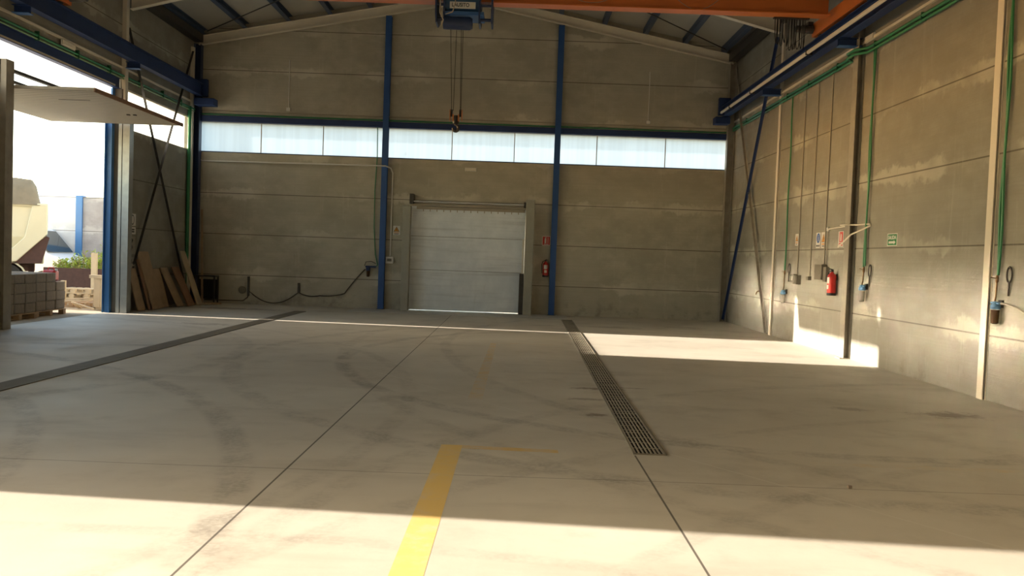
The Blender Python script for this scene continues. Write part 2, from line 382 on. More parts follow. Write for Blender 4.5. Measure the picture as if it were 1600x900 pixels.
# left wall
OY0, OY1 = 15.48, 19.75                                     # vehicle door opening
b = MB()
b.box(WL-TH, WL, 20.0, D, 0, 4.45); b.box(WL-TH, WL, YF, D, 5.60, 7.95)
b.box(WL-TH, WL, 20.0, D, 5.40, 5.60); b.box(WL-TH, WL, 24.15, D, 4.45, 5.40); b.box(WL-TH, WL, 20.0, 20.22, 4.45, 5.40)
b.box(WL-TH, WL, 5.89, 15.2, 0, 4.45); b.box(WL-TH, WL, 5.89, 15.2, 5.40, 5.60)
for y0_, y1_ in ((5.89, 6.7), (11.0, 11.2), (15.1, 15.2)): b.box(WL-TH, WL, y0_, y1_, 4.45, 5.40); b.box(WL-TH, WL, YF, 1.2, 0, 5.60)
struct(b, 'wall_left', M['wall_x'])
# closed front wall behind the camera
b = MB()
b.prism([(WL-TH, YF-TH, 0), (WR+TH, YF-TH, 0), (WR+TH, YF-TH, 7.95), (RX, YF-TH, 9.5), (WL-TH, YF-TH, 7.95)], (0, TH, 0))
struct(b, 'wall_front', M['wall_y'])
# roof
b = MB()
for sx in (-1, 1):
    xe = RX+sx*8.15
    b.prism([(RX, YF-.4, roof_z(RX)), (xe, YF-.4, roof_z(xe)), (xe, YF-.4, roof_z(xe)+.06), (RX, YF-.4, roof_z(RX)+.06)], (0, D+TH-YF+.8, 0))
struct(b, 'ceiling', M['roof'])
# ledges where the upper panels step out
struct(MB().box(WR-.035, WR, YF+.1, D-.05, 5.82, 5.87), 'trim_1', M['cream_steel'])
struct(MB().box(WL, WL+.045, YF+.1, D-.05, 5.82, 5.865), 'trim_2', M['cream_steel'])
# strip windows on the back wall, one per bay, of several sheets
def strip(n, x0, x1, seams):
    o = struct(MB().box(x0, x1, D+.06, D+.075, 4.46, 5.33), f'window_{n}', M['poly'])
    f = MB().box(x0, x1, D+.01, D+.055, 4.435, 4.475)
    f.build('window_frame', M['navy'], o)
    s = MB()
    for x in seams: s.box(x-.012, x+.012, D+.035, D+.055, 4.475, 5.33)
    s.build('glazing_bar', M['cable'], o)
strip(1, -9.5, -3.86, (-7.55, -5.72)); strip(2, -3.86, 1.18, (-1.92, -.08)); strip(3, 1.18, 6.24, (2.35, 4.37))
# side strip window on the left wall
def side_strip(n, y0, y1, z0=4.45):
    g = MB(); g.bm.faces.new([g._v(q) for q in ((WL-.12, y0, z0), (WL-.12, y1, z0), (WL-.12, y1, 5.40), (WL-.12, y0, 5.40))])
    o = struct(g, f'window_{n}', M['poly_side'])
    MB().box(WL-.07, WL-.02, y0, y1, 5.36, 5.40).build('window_frame', M['cream_steel'], o)
side_strip(4, 20.22, 24.15); side_strip(5, 11.2, 15.1); side_strip(6, 6.7, 11.0); side_strip(7, 15.2, 19.75, 4.83)
# light-coloured side frames and blue head beams
tag(MB().box(-9.42, 6.24, D-.10, D, 5.335, 5.50).build('lintel_beam', M['navy'], base=(RX, D-.05, 5.33)), 'long navy steel lintel above the three back windows', 'beam')
tag(MB().hbeam((WL-.04, 15.2, 5.46), (WL-.04, 19.98, 5.46), .27, .14).build('lintel_beam', M['navy'], base=(WL, 17.6, 5.33)), 'navy steel lintel over the open vehicle door in the left wall', 'beam')
tag(MB().hbeam((WL-.04, 1.2, 5.46), (WL-.04, 5.95, 5.46), .27, .14).build('lintel_beam', M['navy'], base=(WL, 0, 5.33)), 'navy steel lintel over the nearest opening of the left wall', 'beam')

# ================================================================== STEEL FRAMES
def post(name, label, x0, x1, y0, y1, z1, mat):
    h = MB(); t = .012
    h.box(x0, x0+t, y0, y1, 0, z1); h.box(x1-t, x1, y0, y1, 0, z1); h.box(x0+t, x1-t, (y0+y1)/2-.006, (y0+y1)/2+.006, 0, z1)
    return tag(h.build(name, mat, base=((x0+x1)/2, (y0+y1)/2, 0)), label, 'column')
post('steel_column', 'cream steel column in right wall nearest the camera', WR-.05, WR-.001, 11.0, 11.14, 7.6, M['cream_steel'])
post('steel_column', 'cream steel column in right wall beside the crossed braces', WR-.05, WR-.001, 20.12, 20.26, 7.5, M['cream_steel'])
# free-standing grey column against the right wall
c = thing('crane_column', 'dark grey steel H column standing against right wall between extinguisher and exit sign', 'column', (WR-.08, 15.56, 0))
MB().hbeam((WR-.07, 15.56, 0.015), (WR-.07, 15.56, 7.2), .12, .22, .014, .012, (1, 0, 0)).build('shaft', M['greysteel'], c)
MB().box(WR-.20, WR-.01, 15.44, 15.68, 0, .015).build('base_plate', M['greysteel'], c)
tag(MB().hbeam((WR-.12, D-.14, 0), (WR-.12, D-.14, 7.55), .2, .2, .014, .012, (1, 0, 0)).build('corner_column', M['greysteel'], base=(WR-.1, D-.1, 0)), 'dark steel corner column where right and back walls meet', 'column')
tag(MB().hbeam((WL+.11, D-.14, 0), (WL+.11, D-.14, 7.55), .2, .2, .014, .012, (1, 0, 0)).build('corner_column', M['darkblue'], base=(WL+.1, D-.1, 0)), 'dark corner column where left and back walls meet behind the boards', 'column')
tag(MB().box(WL+.0, WL+.10, 20.0, 20.14, 4.4, 7.5).build('steel_column', M['cream_steel'], base=(WL+.05, 20.07, 4.4)), 'cream steel column above the far door post of left wall', 'column')
tag(MB().box(WL+.0, WL+.07, 24.19, 24.33, 0, 7.4).build('steel_column', M['cream_steel'], base=(WL+.05, 24.26, 0)), 'cream steel stanchion beside green pipe at far end of left wall', 'column')
# blue columns of the gable wall
def gable_col(x, label):
    zt = roof_z(x)-.47
    c = thing('gable_column', label, 'column', (x, D-.1, 0))
    MB().hbeam((x, D-.09, .012), (x, D-.09, zt), .16, .17, .012, .010, (0, 1, 0)).build('shaft', M['blue'] if 0 else M['navyc'], c)
    MB().box(x-.12, x+.12, D-.20, D-.002, 0, .012).build('base_plate', M['darksteel'], c)
M['navyc'] = plain('column_blue_paint', (.022, .085, .27), .5, 0, .3, 2)
gable_col(-3.86, 'blue steel column of back wall left of the grey gate')
gable_col(1.18, 'blue steel column of back wall right of the grey gate')
# rafters
def rafter(yc, label, haunch, mat):
    wd, d0 = .16, .29
    r = thing('roof_rafter', label, 'rafter', (RX, yc, 7.2))
    for sx in (-1, 1):
        xs = [7.74, 5.6, 3.2, .0] if haunch else [7.80, .0]
        def top(a): return roof_z(RX+sx*a)-.175
        def dep(a): return d0 + (.26*max(0, (a-3.2)/4.6) if haunch else 0)
        pts_t = [(RX+sx*a, top(a)) for a in xs]; pts_b = [(RX+sx*a, top(a)-dep(a)) for a in xs]
        g = MB()
        g.prism([(x, yc-.006, z) for x, z in pts_t]+[(x, yc-.006, z) for x, z in reversed(pts_b)], (0, .012, 0))
        for L in (pts_t, pts_b):
            for (xa, za), (xb, zb) in zip(L, L[1:]):
                g.obox(((xa+xb)/2, yc, (za+zb)/2), ((xb-xa)/2, 0, (zb-za)/2), (0, wd/2, 0), (0, 0, .008))
        g.build('rafter_arm', mat, r)
    return r
# gable rafter is a channel: its flat web faces the hall
r = thing('roof_rafter', 'cream sloping gable rafter along the top of the back wall', 'rafter', (RX, D-.2, 7.4))
for sx in (-1, 1):
    a0, a1 = 7.78, 0
    P = lambda a, dz: (RX+sx*a, roof_z(RX+sx*a)-.175+dz)
    g = MB(); q = [P(a0, 0), P(a1, 0), P(a1, -.25), P(a0, -.25)]
    g.prism([(x, D-.17, z) for x, z in q], (0, .012, 0))
    q = [P(a0, -.25), P(a1, -.25), P(a1, -.272), P(a0, -.272)]
    g.prism([(x, D-.24, z) for x, z in q], (0, .15, 0))
    q = [P(a0, 0), P(a1, 0), P(a1, -.02), P(a0, -.02)]
    g.prism([(x, D-.20, z) for x, z in q], (0, .11, 0))
    g.build('rafter_arm', M['cream_steel'], r)
rafter(20.07, 'cream haunched roof rafter beyond the orange crane girder', True, M['cream_steel'])
rafter(11.07, 'cream haunched roof rafter nearest above the camera', True, M['cream_steel'])
# purlins: one per line, both slopes
PX = [-9.22, -8.02, -6.75, -5.55, -4.38, -3.2, -2.1, -1.05, -.05, 1.15, 2.42, 3.62, 4.78, 5.92]
names = ['left eave', 'second from left eave', 'third from left eave', 'fourth from left eave', 'fifth from left eave', 'sixth from left eave', 'just left of ridge', 'just right of ridge', 'second right of ridge',
         'sixth from right eave', 'fourth from right eave', 'third from right eave', 'second from right eave', 'right eave']
names[9] = 'fifth from right eave'; names[8] = 'sixth from right eave'
for x, nm in zip(PX, names):
    g = MB(); z0 = roof_z(x)
    sl_ = .195 if x < RX else -.195
    g.prism([(x-.06, YF, z0-.175-.06*sl_), (x+.06, YF, z0-.175+.06*sl_), (x+.06, YF, z0-.16+.06*sl_), (x-.045, YF, z0-.16-.045*sl_), (x-.045, YF, z0-.015), (x+.06, YF, z0-.015+.06*sl_), (x+.06, YF, z0-.002+.06*sl_), (x-.06, YF, z0-.002-.06*sl_)], (0, D-.05-YF, 0))
    tag(g.build('roof_purlin', M['navyp'] if 'navyp' in M else M.setdefault('navyp', plain('purlin_blue_grey', (.05, .075, .13), .5, 0, .2, 2)), base=(x, 8, z0-.17)), f'dark blue roof purlin, {nm}', 'purlin', 'purlins under the roof')
for sx, nm in ((-1, 'left'), (1, 'right')):
    x = RX+sx*7.74
    tag(MB().box(x-.12, x+.12, YF, D-.3, 7.56, 7.78).build('eave_beam', M['darksteel'], base=(x, 8, 7.5)), f'dark eave beam on top of the {nm} wall', 'beam')
# roof wind bracing rods
tag(MB().tube([(-9.0, 24.1, 7.83), (-3.3, 20.4, 9.02-.12)], .016, 6).build('bracing_rod', M['darksteel'], base=(-6, 22, 8)), 'thin dark bracing rod under the left slope of the roof', 'rod')
tag(MB().tube([(5.9, 24.1, 7.83), (.3, 20.4, 9.0-.12)], .016, 6).build('bracing_rod', M['darksteel'], base=(3, 22, 8)), 'thin dark bracing rod under the right slope of the roof', 'rod')

# X braces
def angle_brace(name, p, q, label, mat, off):
    g = MB(); p, q = Vector(p), Vector(q); d = q-p; nx = Vector((1, 0, 0)); a = d.cross(nx).normalized()
    g.obox((p+q)/2, d/2, nx*.004, a*.035); g.obox((p+q)/2+a*.033+nx*off*.03, d/2, nx*.03, a*.004)
    tag(g.build(name, mat, base=p), label, 'brace')
X1 = WR-.07
angle_brace('diagonal_brace', (X1, 20.30, .06), (X1, 24.42, 7.45), 'grey steel diagonal brace rising towards the back corner on right wall', M['greysteel'], -1)
angle_brace('diagonal_brace', (X1-.05, 24.30, .06), (X1-.05, 20.30, 7.2), 'blue steel diagonal brace falling towards the back corner on right wall', M['navy'], -1)
X2 = WL+.07
angle_brace('diagonal_brace', (X2, 20.17, 6.85), (X2, 23.75, .75), 'dark diagonal brace on left wall ending behind the farther boards', M['darksteel'], 1)
angle_brace('diagonal_brace', (X2+.05, 24.0, 7.2), (X2+.05, 20.55, 1.15), 'dark diagonal brace on left wall ending behind the nearer boards', M['darksteel'], 1)

# ================================================================== CRANE
def runway(x, z0, z1, y0, y1, label):
    t = thing('crane_runway_beam', label, 'beam', (x, (y0+y1)/2, z0))
    MB().hbeam((x, y0, (z0+z1)/2), (x, y1, (z0+z1)/2), z1-z0, .18, .016, .012).build('beam', M['navy'], t)
    MB().box(x-.025, x+.025, y0, y1, z1, z1+.035).build('rail', M['darksteel'], t)
    return t
runway(-9.20, 5.99, 6.35, YF+.1, 24.25, 'navy crane runway beam along the left wall')
runway(5.97, 5.93, 6.25, YF+.1, 24.25, 'navy crane runway beam along the right wall')
def bracket(side, y, label, zt):
    wx = WL if side < 0 else WR; tip = -9.08 if side < 0 else 5.86
    t = thing('beam_bracket', label, 'bracket', (wx, y, zt-.15))
    g = MB(); a, c = sorted((wx+(.1 if side < 0 else -.05), tip))
    g.box(a, c, y-.09, y+.09, zt-.012, zt-.001); g.box(a, c, y-.006, y+.006, zt-.14, zt-.012)
    g.build('corbel', M['navy'], t)
    MB().box(a, c, y-.09, y+.09, zt-.152, zt-.14).build('flange', M['blue'], t)
bracket(-1, 20.07, 'navy bracket under left runway beam above the door panel', 5.99)
bracket(-1, 15.56, 'navy bracket under left runway beam at the left frame edge', 5.99)
bracket(1, 20.19, 'navy bracket under right runway beam at the farther cream column', 5.93)
bracket(1, 15.56, 'navy bracket under right runway beam on the grey column', 5.93)
bracket(1, 11.07, 'navy bracket under right runway beam at the nearest cream column', 5.93)
for sx, x, nm in ((-1, -9.2, 'left'), (1, 5.97, 'right')):
    g = MB().box(x-.17, x+.17, 24.26, 24.40, 6.0, 6.5)
    tag(g.build('end_stop', M['navy'], base=(x, 24.3, 6), bevel=.01), f'navy end stop plate at far end of the {nm} runway beam', 'end stop')
    g = MB().box(x-.30, x+.12, 24.05, 24.40, 5.72, 5.92) if sx > 0 else MB().box(x-.12, x+.45, 24.05, 24.40, 5.72, 5.92)
    tag(g.build('corner_bracket', M['navy'], base=(x, 24.2, 5.72), bevel=.01), f'navy box bracket in the back {nm} corner under the runway beam', 'bracket')
# conductor bar beside the right runway
t = thing('conductor_bar', 'long beige conductor bar hung along the right runway beam', 'conductor bar', (5.80, 12, 6.02))
MB().box(5.775, 5.835, YF+.3, 24.0, 5.985, 6.055).build('bar', M['cream_steel'], t, bevel=.015)
for y in (23.0, 21.0, 17.0, 13.2, 9.2, 5.2):
    MB().box(5.765, 5.89, y-.02, y+.02, 5.97, 6.075).build('clamp', M['darksteel'], t)
# bridge
t = thing('bridge_crane', 'orange overhead bridge crane spanning the hall', 'crane', (RX, 15.9, 6.38))
MB().box(-9.0, 5.78, 15.77, 16.05, 6.42, 6.445).box(-9.0, 5.78, 15.77, 16.05, 7.05, 7.075).box(-9.0, 5.78, 15.90, 15.92, 6.445, 7.05).build('girder', M['orange'], t)
for x, nm in ((-9.2, ''), (5.97, '')):
    zc = 6.385 if x < 0 else 6.285
    e = MB().box(x-.10, x+.10, 14.2, 17.0, zc+.03, zc+.30).build('end_carriage', M['orange'], t, bevel=.006)
    for y in (14.45, 16.75):
        MB().lathe((x, y, zc+.10), [(.06, -.05), (.1, -.045), (.1, .045), (.06, .05)], 18, 'X').build('wheel', M['darksteel'], e)
    s = 1 if x < 0 else -1
    zm = zc+.17
    g = MB().lathe((x, 16.9, zm), [(.035, s*.10), (.085, s*.12), (.085, s*.34), (.07, s*.36), (.07, s*.46), (.03, s*.48)], 16, 'X')
    g.box(*sorted((x+s*.14, x+s*.24)), 16.82, 16.98, zm+.07, zm+.13)
    g.build('travel_motor', M['darksteel'], e, smooth=True)
for x0, x1, zz in ((-6.4, -5.2, .22), (.4, 2.2, .25), (2.6, 4.0, .28), (-3.6, -2.6, .2)):
    MB().tube([(x0+(x1-x0)*k/14, 15.88, 6.99-zz*2*math.sin(PI*k/14)*.95) for k in range(15)], .006, 6).build('slack_cable', M['cable'], t)
# hoist, riding the lower flange
t = thing('rope_hoist', 'blue electric rope hoist with name plate under the orange girder', 'hoist', (-1.05, 15.75, 5.9))
for x0, x1 in ((-1.60, -1.42), (-.80, -.54)):
    g = MB().prism([(x0, 15.45, 6.60), (x0, 16.35, 6.60), (x0, 16.3, 6.12), (x0, 16.0, 5.98), (x0, 15.62, 5.98), (x0, 15.47, 6.14)], (.03, 0, 0))
    g.prism([(x1-.03, 15.45, 6.60), (x1-.03, 16.35, 6.60), (x1-.03, 16.3, 6.12), (x1-.03, 16.0, 5.98), (x1-.03, 15.62, 5.98), (x1-.03, 15.47, 6.14)], (.03, 0, 0))
    g.tube([(x0, 15.75, 6.08), (x1, 15.75, 6.08)], .03, 8); g.tube([(x0, 15.6, 6.3), (x1, 15.6, 6.3)], .025, 8)
    g.build('side_plate', M['darkblue'], t)
MB().lathe((-1.12, 15.70, 6.33), [(.10, -.31), (.155, -.30), (.155, .33), (.10, .34)], 24, 'X').build('drum', plain('hoist_blue', (.04, .10, .20), .4, 0, .2, 6), t, smooth=True)
MB().box(-1.46, -.70, 15.52, 16.05, 6.10, 6.17).build('lower_frame', M['blue'], t, bevel=.01)
MB().lathe((-1.18, 15.62, 5.97), [(.06, -.28), (.115, -.27), (.12, -.2), (.12, .22), (.09, .27)], 20, 'X').build('motor', M['darkblue'], t, smooth=True)
g = MB().tube([(-1.50, 15.42, 6.55), (-1.50, 15.42, 6.10), (-1.44, 15.45, 5.98), (-1.48, 15.5, 5.88)], .012, 8).tube([(-1.30, 15.40, 6.6), (-1.22, 15.40, 6.3), (-1.27, 15.42, 6.12), (-1.40, 15.44, 6.08)], .010, 8)
g.build('wiring', M['cable'], t)
pl = MB().box(-1.335, -.86, 15.515, 15.53, 6.215, 6.335).build('name_plate', M['white'], t)
def text(s, size, Mx, mat, parent, name='lettering', sx=1.0, ext=.0015, bold=False):
    cu = bpy.data.curves.new('t', 'FONT'); cu.body = s; cu.size = size; cu.extrude = ext; cu.align_x = 'CENTER'; cu.align_y = 'CENTER'
    if bold: cu.offset = size*.02
    to = bpy.data.objects.new('t', cu); COL.objects.link(to); bpy.context.view_layer.update()
    me = bpy.data.meshes.new_from_object(to.evaluated_get(bpy.context.evaluated_depsgraph_get()))
    bpy.data.objects.remove(to)
    org = ORG[parent.name]
    for v in me.vertices:
        v.co = (Mx @ Vector((v.co.x*sx, v.co.y, v.co.z))) - org
    me.materials.clear(); me.materials.append(mat); me.name = name
    o = bpy.data.objects.new(name, me); COL.objects.link(o); o.parent = parent; ORG[o.name] = org
    return o
text('LAUSITO', .098, frame((-1.135, 15.510, 6.275), (1, 0, 0), (0, 0, 1)), M['ink'], pl, bold=True, sx=.83)
MB().box(-.955, -.875, 15.509, 15.516, 6.225, 6.325).build('logo_patch', M['cream_steel'], pl)
# ropes and hook block
HX, HY = -1.16, 15.62
g = thing('hook_block', 'orange hook block with dark hook hanging on four ropes', 'crane hook', (HX, HY, 3.98))
for i, (dx, dx2, dy) in enumerate(((-.155, -.085, 0), (-.045, -.055, .05), (.045, .075, 0), (.075, .085, .05))):
    MB().tube([(HX+dx, HY+dy, 5.98), (HX+dx2, HY+dy*.4, 4.36)], .006, 6).build('rope', M['rope'], g)
for s in (-1, 1):
    MB().lathe((HX+s*.08, HY, 4.31), [(.03, -.016), (.075, -.016), (.064, -.006), (.064, .006), (.075, .016), (.03, .016)], 22, 'X').build('sheave', M['black'], g, smooth=True)
    h = MB().prism([(HX+s*.105, HY-.075, 4.31), (HX+s*.105, HY-.05, 4.37), (HX+s*.105, HY+.05, 4.37), (HX+s*.105, HY+.075, 4.31), (HX+s*.105, HY+.04, 4.17), (HX+s*.105, HY-.04, 4.17)], (.012*s, 0, 0))
    h.prism([(HX+s*.04, HY-.08, 4.28), (HX+s*.04, HY+.08, 4.28), (HX+s*.04, HY+.045, 4.16), (HX+s*.04, HY-.045, 4.16)], (.02*s, 0, 0))
    h.build('cheek_plate', plain('hook_block_orange', (.55, .17, .03), .45, 0, .15, 8) if s < 0 else M['hbo'], g)
    if s < 0: M['hbo'] = bpy.data.materials['hook_block_orange']
MB().lathe((HX, HY, 4.13), [(.03, -.02), (.055, -.01), (.06, .05), (.055, .13), (.03, .14)], 18).build('swivel', M['black'], g, smooth=True)
hp = []
for k in range(16):
    a = math.radians(100-k*19)
    hp.append((HX+.052*math.cos(a)*1.0, HY, 4.035+.060*math.sin(a)))
MB().tube([(HX, HY, 4.14), (HX, HY, 4.11)]+hp, [.020, .020]+[.018+.010*math.sin(PI*k/15) for k in range(16)], 10).build('hook', M['hook'], g, smooth=True)
# festoon cable under the girder near the right end
t = thing('festoon_cable', 'bunch of black cable loops hanging below the right end of the orange girder', 'cable', (5.2, 16.1, 6.0))
random.seed(3)
for k in range(11):
    x = 4.86+k*.053; dz = .46+.10*random.random()+(.05 if k > 3 else 0); wv = .022+.012*random.random()
    pts = []
    for j in range(13):
        a = j/12; pts.append((x+wv*(2*a-1)+.01*math.sin(k*2+a*5), 16.06+.02*math.sin(k), 6.41-dz*(math.sin(PI*a)**.35)))
    MB().tube(pts, .008, 6).build('cable_loop', M['black'], t)
MB().box(4.80, 5.48, 16.02, 16.10, 6.395, 6.42).build('trolley_track', M['darksteel'], t)

# ================================================================== VEHICLE DOOR IN THE LEFT WALL
t = thing('tilting_door', 'white ribbed tilt-up door leaf swung open horizontally above the vehicle opening', 'door', (-9.4, 17.5, 4.45))
PX0, PX1, PY0, PY1, PZ = -10.9, -7.84, 15.46, 19.55, 4.44
MB().box(PX0, PX1, PY0, PY1, PZ+.012, PZ+.07).build('leaf', M['greysteel'], t)
g = MB(); k = 0; y = PY0+.02
ribw = (PY1-PY0-.04)/22
for k in range(22): g.box(PX0+.02, PX1-.03, y+k*ribw+.024, y+(k+1)*ribw-.024, PZ+.0095, PZ+.012)
g.build('ribbed_skin', plain('ribbed_door_white', (.66, .62, .52), .5, 0, .04, 2), t)
MB().box(PX1-.002, PX1+.028, PY0, PY1, PZ-.005, PZ+.072).build('edge_trim', M['red_timber'], t)
MB().box(-9.02, -8.4, 16.42, 16.435, PZ-.006, PZ+.0).box(-8.42, -8.36, 18.0, 18.06, PZ-.02, PZ).box(-8.28, -8.22, 18.0, 18.06, PZ-.02, PZ).build('latch', M['darksteel'], t)
def door_post(y0, y1, label, mat, x0=-9.42, x1=-9.16, z1=4.92):
    t = thing('door_post', label, 'post', ((x0+x1)/2, (y0+y1)/2, 0))
    g = MB().box(x0, x0+.012, y0, y1, 0, z1).box(x1-.012, x1, y0, y1, 0, z1).box(x0+.012, x1-.012, y1-.012, y1, 0, z1).box(x0+.012, x0+.08, y0, y0+.012, 0, z1).box(x1-.16, x1-.012, y0, y0+.012, 0, z1)
    g.build('channel', mat, t); MB().box(x0, x1, y0, y1, z1, z1+.01).build('cap', mat, t)
    return t
door_post(19.77, 19.98, 'grey galvanised door post beside the blue column at the vehicle opening', M['galv'])
door_post(15.20, 15.44, 'grey galvanised door post at the left edge of the picture', M['greysteel'], -9.485, -9.30)
tag(MB().hbeam((-9.67, 19.86, 0), (-9.67, 19.86, 5.33), .17, .17, .012, .010, (1, 0, 0)).build('door_jamb_column', M['bluej'] if 'bluej' in M else M.setdefault('bluej', plain('bright_blue_paint', (.06, .19, .42), .4, 0, .2, 2)), base=(-9.67, 19.86, 0)), 'bright blue steel column at the far side of the vehicle opening', 'column')
tag(MB().box(-9.585, -9.425, 19.90, 19.97, 0, 5.33).build('jamb_filler', plain('brown_jamb', (.13, .105, .075), .7, 0, .3, 4), base=(-9.5, 19.93, 0)), 'brown filler strip between blue column and grey door post', 'jamb')
for z, h, y1, nm in ((4.80, .06, 19.8, 'upper'), (4.60, .05, 19.8, 'lower')):
    tag(MB().box(-9.58, -9.50, 15.44, y1, z, z+h).build('door_crossbar', M['darksteel'], base=(-9.54, 17.5, z)), f'dark {nm} crossbar above the open door leaf, joining its two posts', 'bar')
for y, nm in ((19.95, 'nearer'), (20.12, 'farther')):
    tag(MB().tube([(-9.478, y, 5.62), (-9.40, y+.01, 4.45)], .008, 6).build('counterweight_cable', M['galv'], base=(-9.4, y, 4.45)), f'thin steel counterweight cable over the far door post, {nm} of two', 'cable')

# ================================================================== GATE IN THE BACK WALL
t = thing('sheet_metal_gate', 'pale grey sheet metal gate closed in the back wall', 'gate', (-1.35, D-.05, 0))
MB().box(GX0+.002, GX1-.002, D+.002, D+.02, .03, GZ-.002).build('gap_seal_sheet', M['darksteel'], t)  # added behind the panels to stop light through their gaps
for k, (z0, z1) in enumerate(((.03, 1.205), (1.215, 2.19), (2.20, 3.075))):
    MB().box(GX0+.004, GX1-.004, D-.06, D+.0, z0, z1).build('gate_panel', M['doorskin'], t)
g = MB()
for k in range(15):
    x = GX0+.35+k*.2
    if x < GX1-.1: g.box(x-.012, x+.012, D-.075, D-.06, 2.93, 3.0)
g.box(GX0+.15, GX1-.03, D-.07, D-.06, 2.99, 3.075)
g.build('hinge_strip', M['conduit'], t)
def gate_post(x0, x1, z1, label):
    t = thing('gate_post', label, 'post', ((x0+x1)/2, D-.35, 0))
    MB().box(x0, x1, D-.46, D-.20, 0, z1).build('cover', plain('dusty_grey_cover', (.34, .33, .27), .6, .1, .15, 4) if 'cov' not in M else M['cov'], t, bevel=.008)
    M['cov'] = bpy.data.materials['dusty_grey_cover']
    return t
gate_post(-3.24, -3.02, 3.05, 'tall grey boxed post on the left side of the grey gate')
p = gate_post(.33, .58, 3.35, 'tall grey boxed post on the right side of the grey gate')
MB().box(.20, .33, D-.40, D-.22, 0, 1.2).build('guide_rail', M['darksteel'], p)
MB().box(.26, .30, D-.40, D-.30, 1.2, 2.2).build('edge_seal', M['cream_steel'], p)
t = thing('gate_roller', 'shiny horizontal roller bar above the grey gate', 'roller bar', (-1.35, D-.2, 3.2))
MB().tube([(-2.97, D-.20, 3.205), (.32, D-.20, 3.205)], .026, 12).build('bar', plain('polished_steel', (.75, .75, .74), .25, .6, .05, 4), t, smooth=True)
MB().box(-3.08, -2.97, D-.28, D-.002, 3.13, 3.42).build('end_bracket', M['darksteel'], t)
MB().box(.26, .325, D-.28, D-.002, 3.12, 3.28).build('end_bracket', M['darksteel'], t)
tag(MB().box(GX0-.02, GX1, D-.12, D-.0, 3.085, 3.15).build('gate_head_rail', M['conduit'], base=(-1.3, D-.06, 3.08)), 'brown head rail directly above the grey gate', 'rail')
tag(MB().box(-4.6, 1.6, 23.05, D-.0, .0005, .006).build('threshold_strip', plain('smoother_concrete_apron', (.47, .46, .42), .5, 0, .1, 2), base=(-1.4, 23.8, 0)), 'smoother pale concrete apron strip on the floor along the grey gate', 'floor strip')

# ================================================================== FLOOR ITEMS
def grate(name, p, q, wd, label, bars, mat_f, mat_b):
    p, q = Vector(p), Vector(q); d = (q-p); L = d.length; d.normalize(); n = Vector((d.y, -d.x, 0))
    Mx = frame((p.x, p.y, 0), d, -n)                      # local x along, local y to the left
    t = thing(name, label, 'drain', (p.x, p.y, 0))
    g = MB(Mx).box(0, L, -wd, -wd+.012, .0, .012).box(0, L, -.012, 0, .0, .012).box(0, .012, -wd, 0, 0, .012).box(L-.012, L, -wd, 0, 0, .012)
    g.build('frame', mat_f, t)
    MB(Mx).box(.005, L-.005, -wd+.005, -.005, .0005, .002).build('channel', M['pit_shade'], t)  # flat near-black sheet on the floor, the pit's shade put into its colour
    seg = 1.0; k = 0
    while k*seg < L-.02:
        a, c = k*seg+.008, min(L, (k+1)*seg)-.008; off = random.uniform(-.004, .004)
        g = MB(Mx)
        nb = bars
        for j in range(nb):
            yy = -wd+.02+(wd-.04)*j/(nb-1)+off; g.box(a, c, yy-.0065, yy+.0065, .003, .012)
        m_ = a
        while m_ < c: g.box(m_, m_+.006, -wd+.014, -.014, .004, .0095); m_ += .22 if bars < 10 else .05
        g.build('grate', mat_b, t); k += 1
M['pit_shade'] = plain('drain_pit_shade', (.022, .019, .015), .9, 0, .3, 5)
M['gratesteel'] = plain('worn_grate_steel', (.36, .32, .24), .55, .2, .6, 3)
M['gratedull'] = plain('dusty_grate_steel', (.21, .19, .145), .7, .2, .2, 4)
grate('drain_grate', (1.10, 7.13, 0), (1.385, 22.75, 0), .29, 'steel grating drain right of the middle, crossed by dark stains', 8, M['gratedull'], M['gratesteel'])
grate('drain_grate', (-5.85, 5.0, 0), (-5.85, 22.45, 0), .31, 'dusty brown drain channel running across the left half of the floor', 14, M['gratedull'], M['gratedull'])
def paint(pts, mat, label):
    g = MB(); c = pts[0]; g.bm.faces.new([g._v((x, y, .0005)) for x, y in pts])
    tag(g.build('floor_marking', mat, base=(c[0], c[1], 0)), label, 'floor marking')
paint([(-.60, 1.5), (-.42, 1.5), (-.385, 7.25), (-.57, 7.25)], M['yellow'], 'yellow painted stripe on the floor in the foreground, running away from the camera')
paint([(-.385, 7.13), (.45, 7.08), (.45, 7.20), (-.385, 7.25)], M['yellow2'], 'short faded yellow stripe turning right at end of the foreground stripe')
paint([(-.47, 9.6), (-.30, 9.6), (-.26, 16.0), (-.37, 16.0)], M['faint_yellow'], 'faded far yellow stripe in the middle of the floor')
paint([(-.37, 16.0), (.9, 15.95), (.9, 16.12), (-.37, 16.17)], M['faint_orange'], 'very faint far yellow stripe ending near the drain grating')
paint([(2.6, 6.98), (5.2, 6.93), (5.2, 7.05), (2.6, 7.10)], M['faint_orange'], 'very faint orange stripe on the floor right of the drain grating')
tag(MB().obox((2.62, 6.27, .012), (.015, .003, 0), (-.002, .009, 0), (0, 0, .011)).build('stone_chip', M['block'], base=(2.62, 6.27, 0)), 'tiny stone chip on the floor right of the drain grating', 'stone')

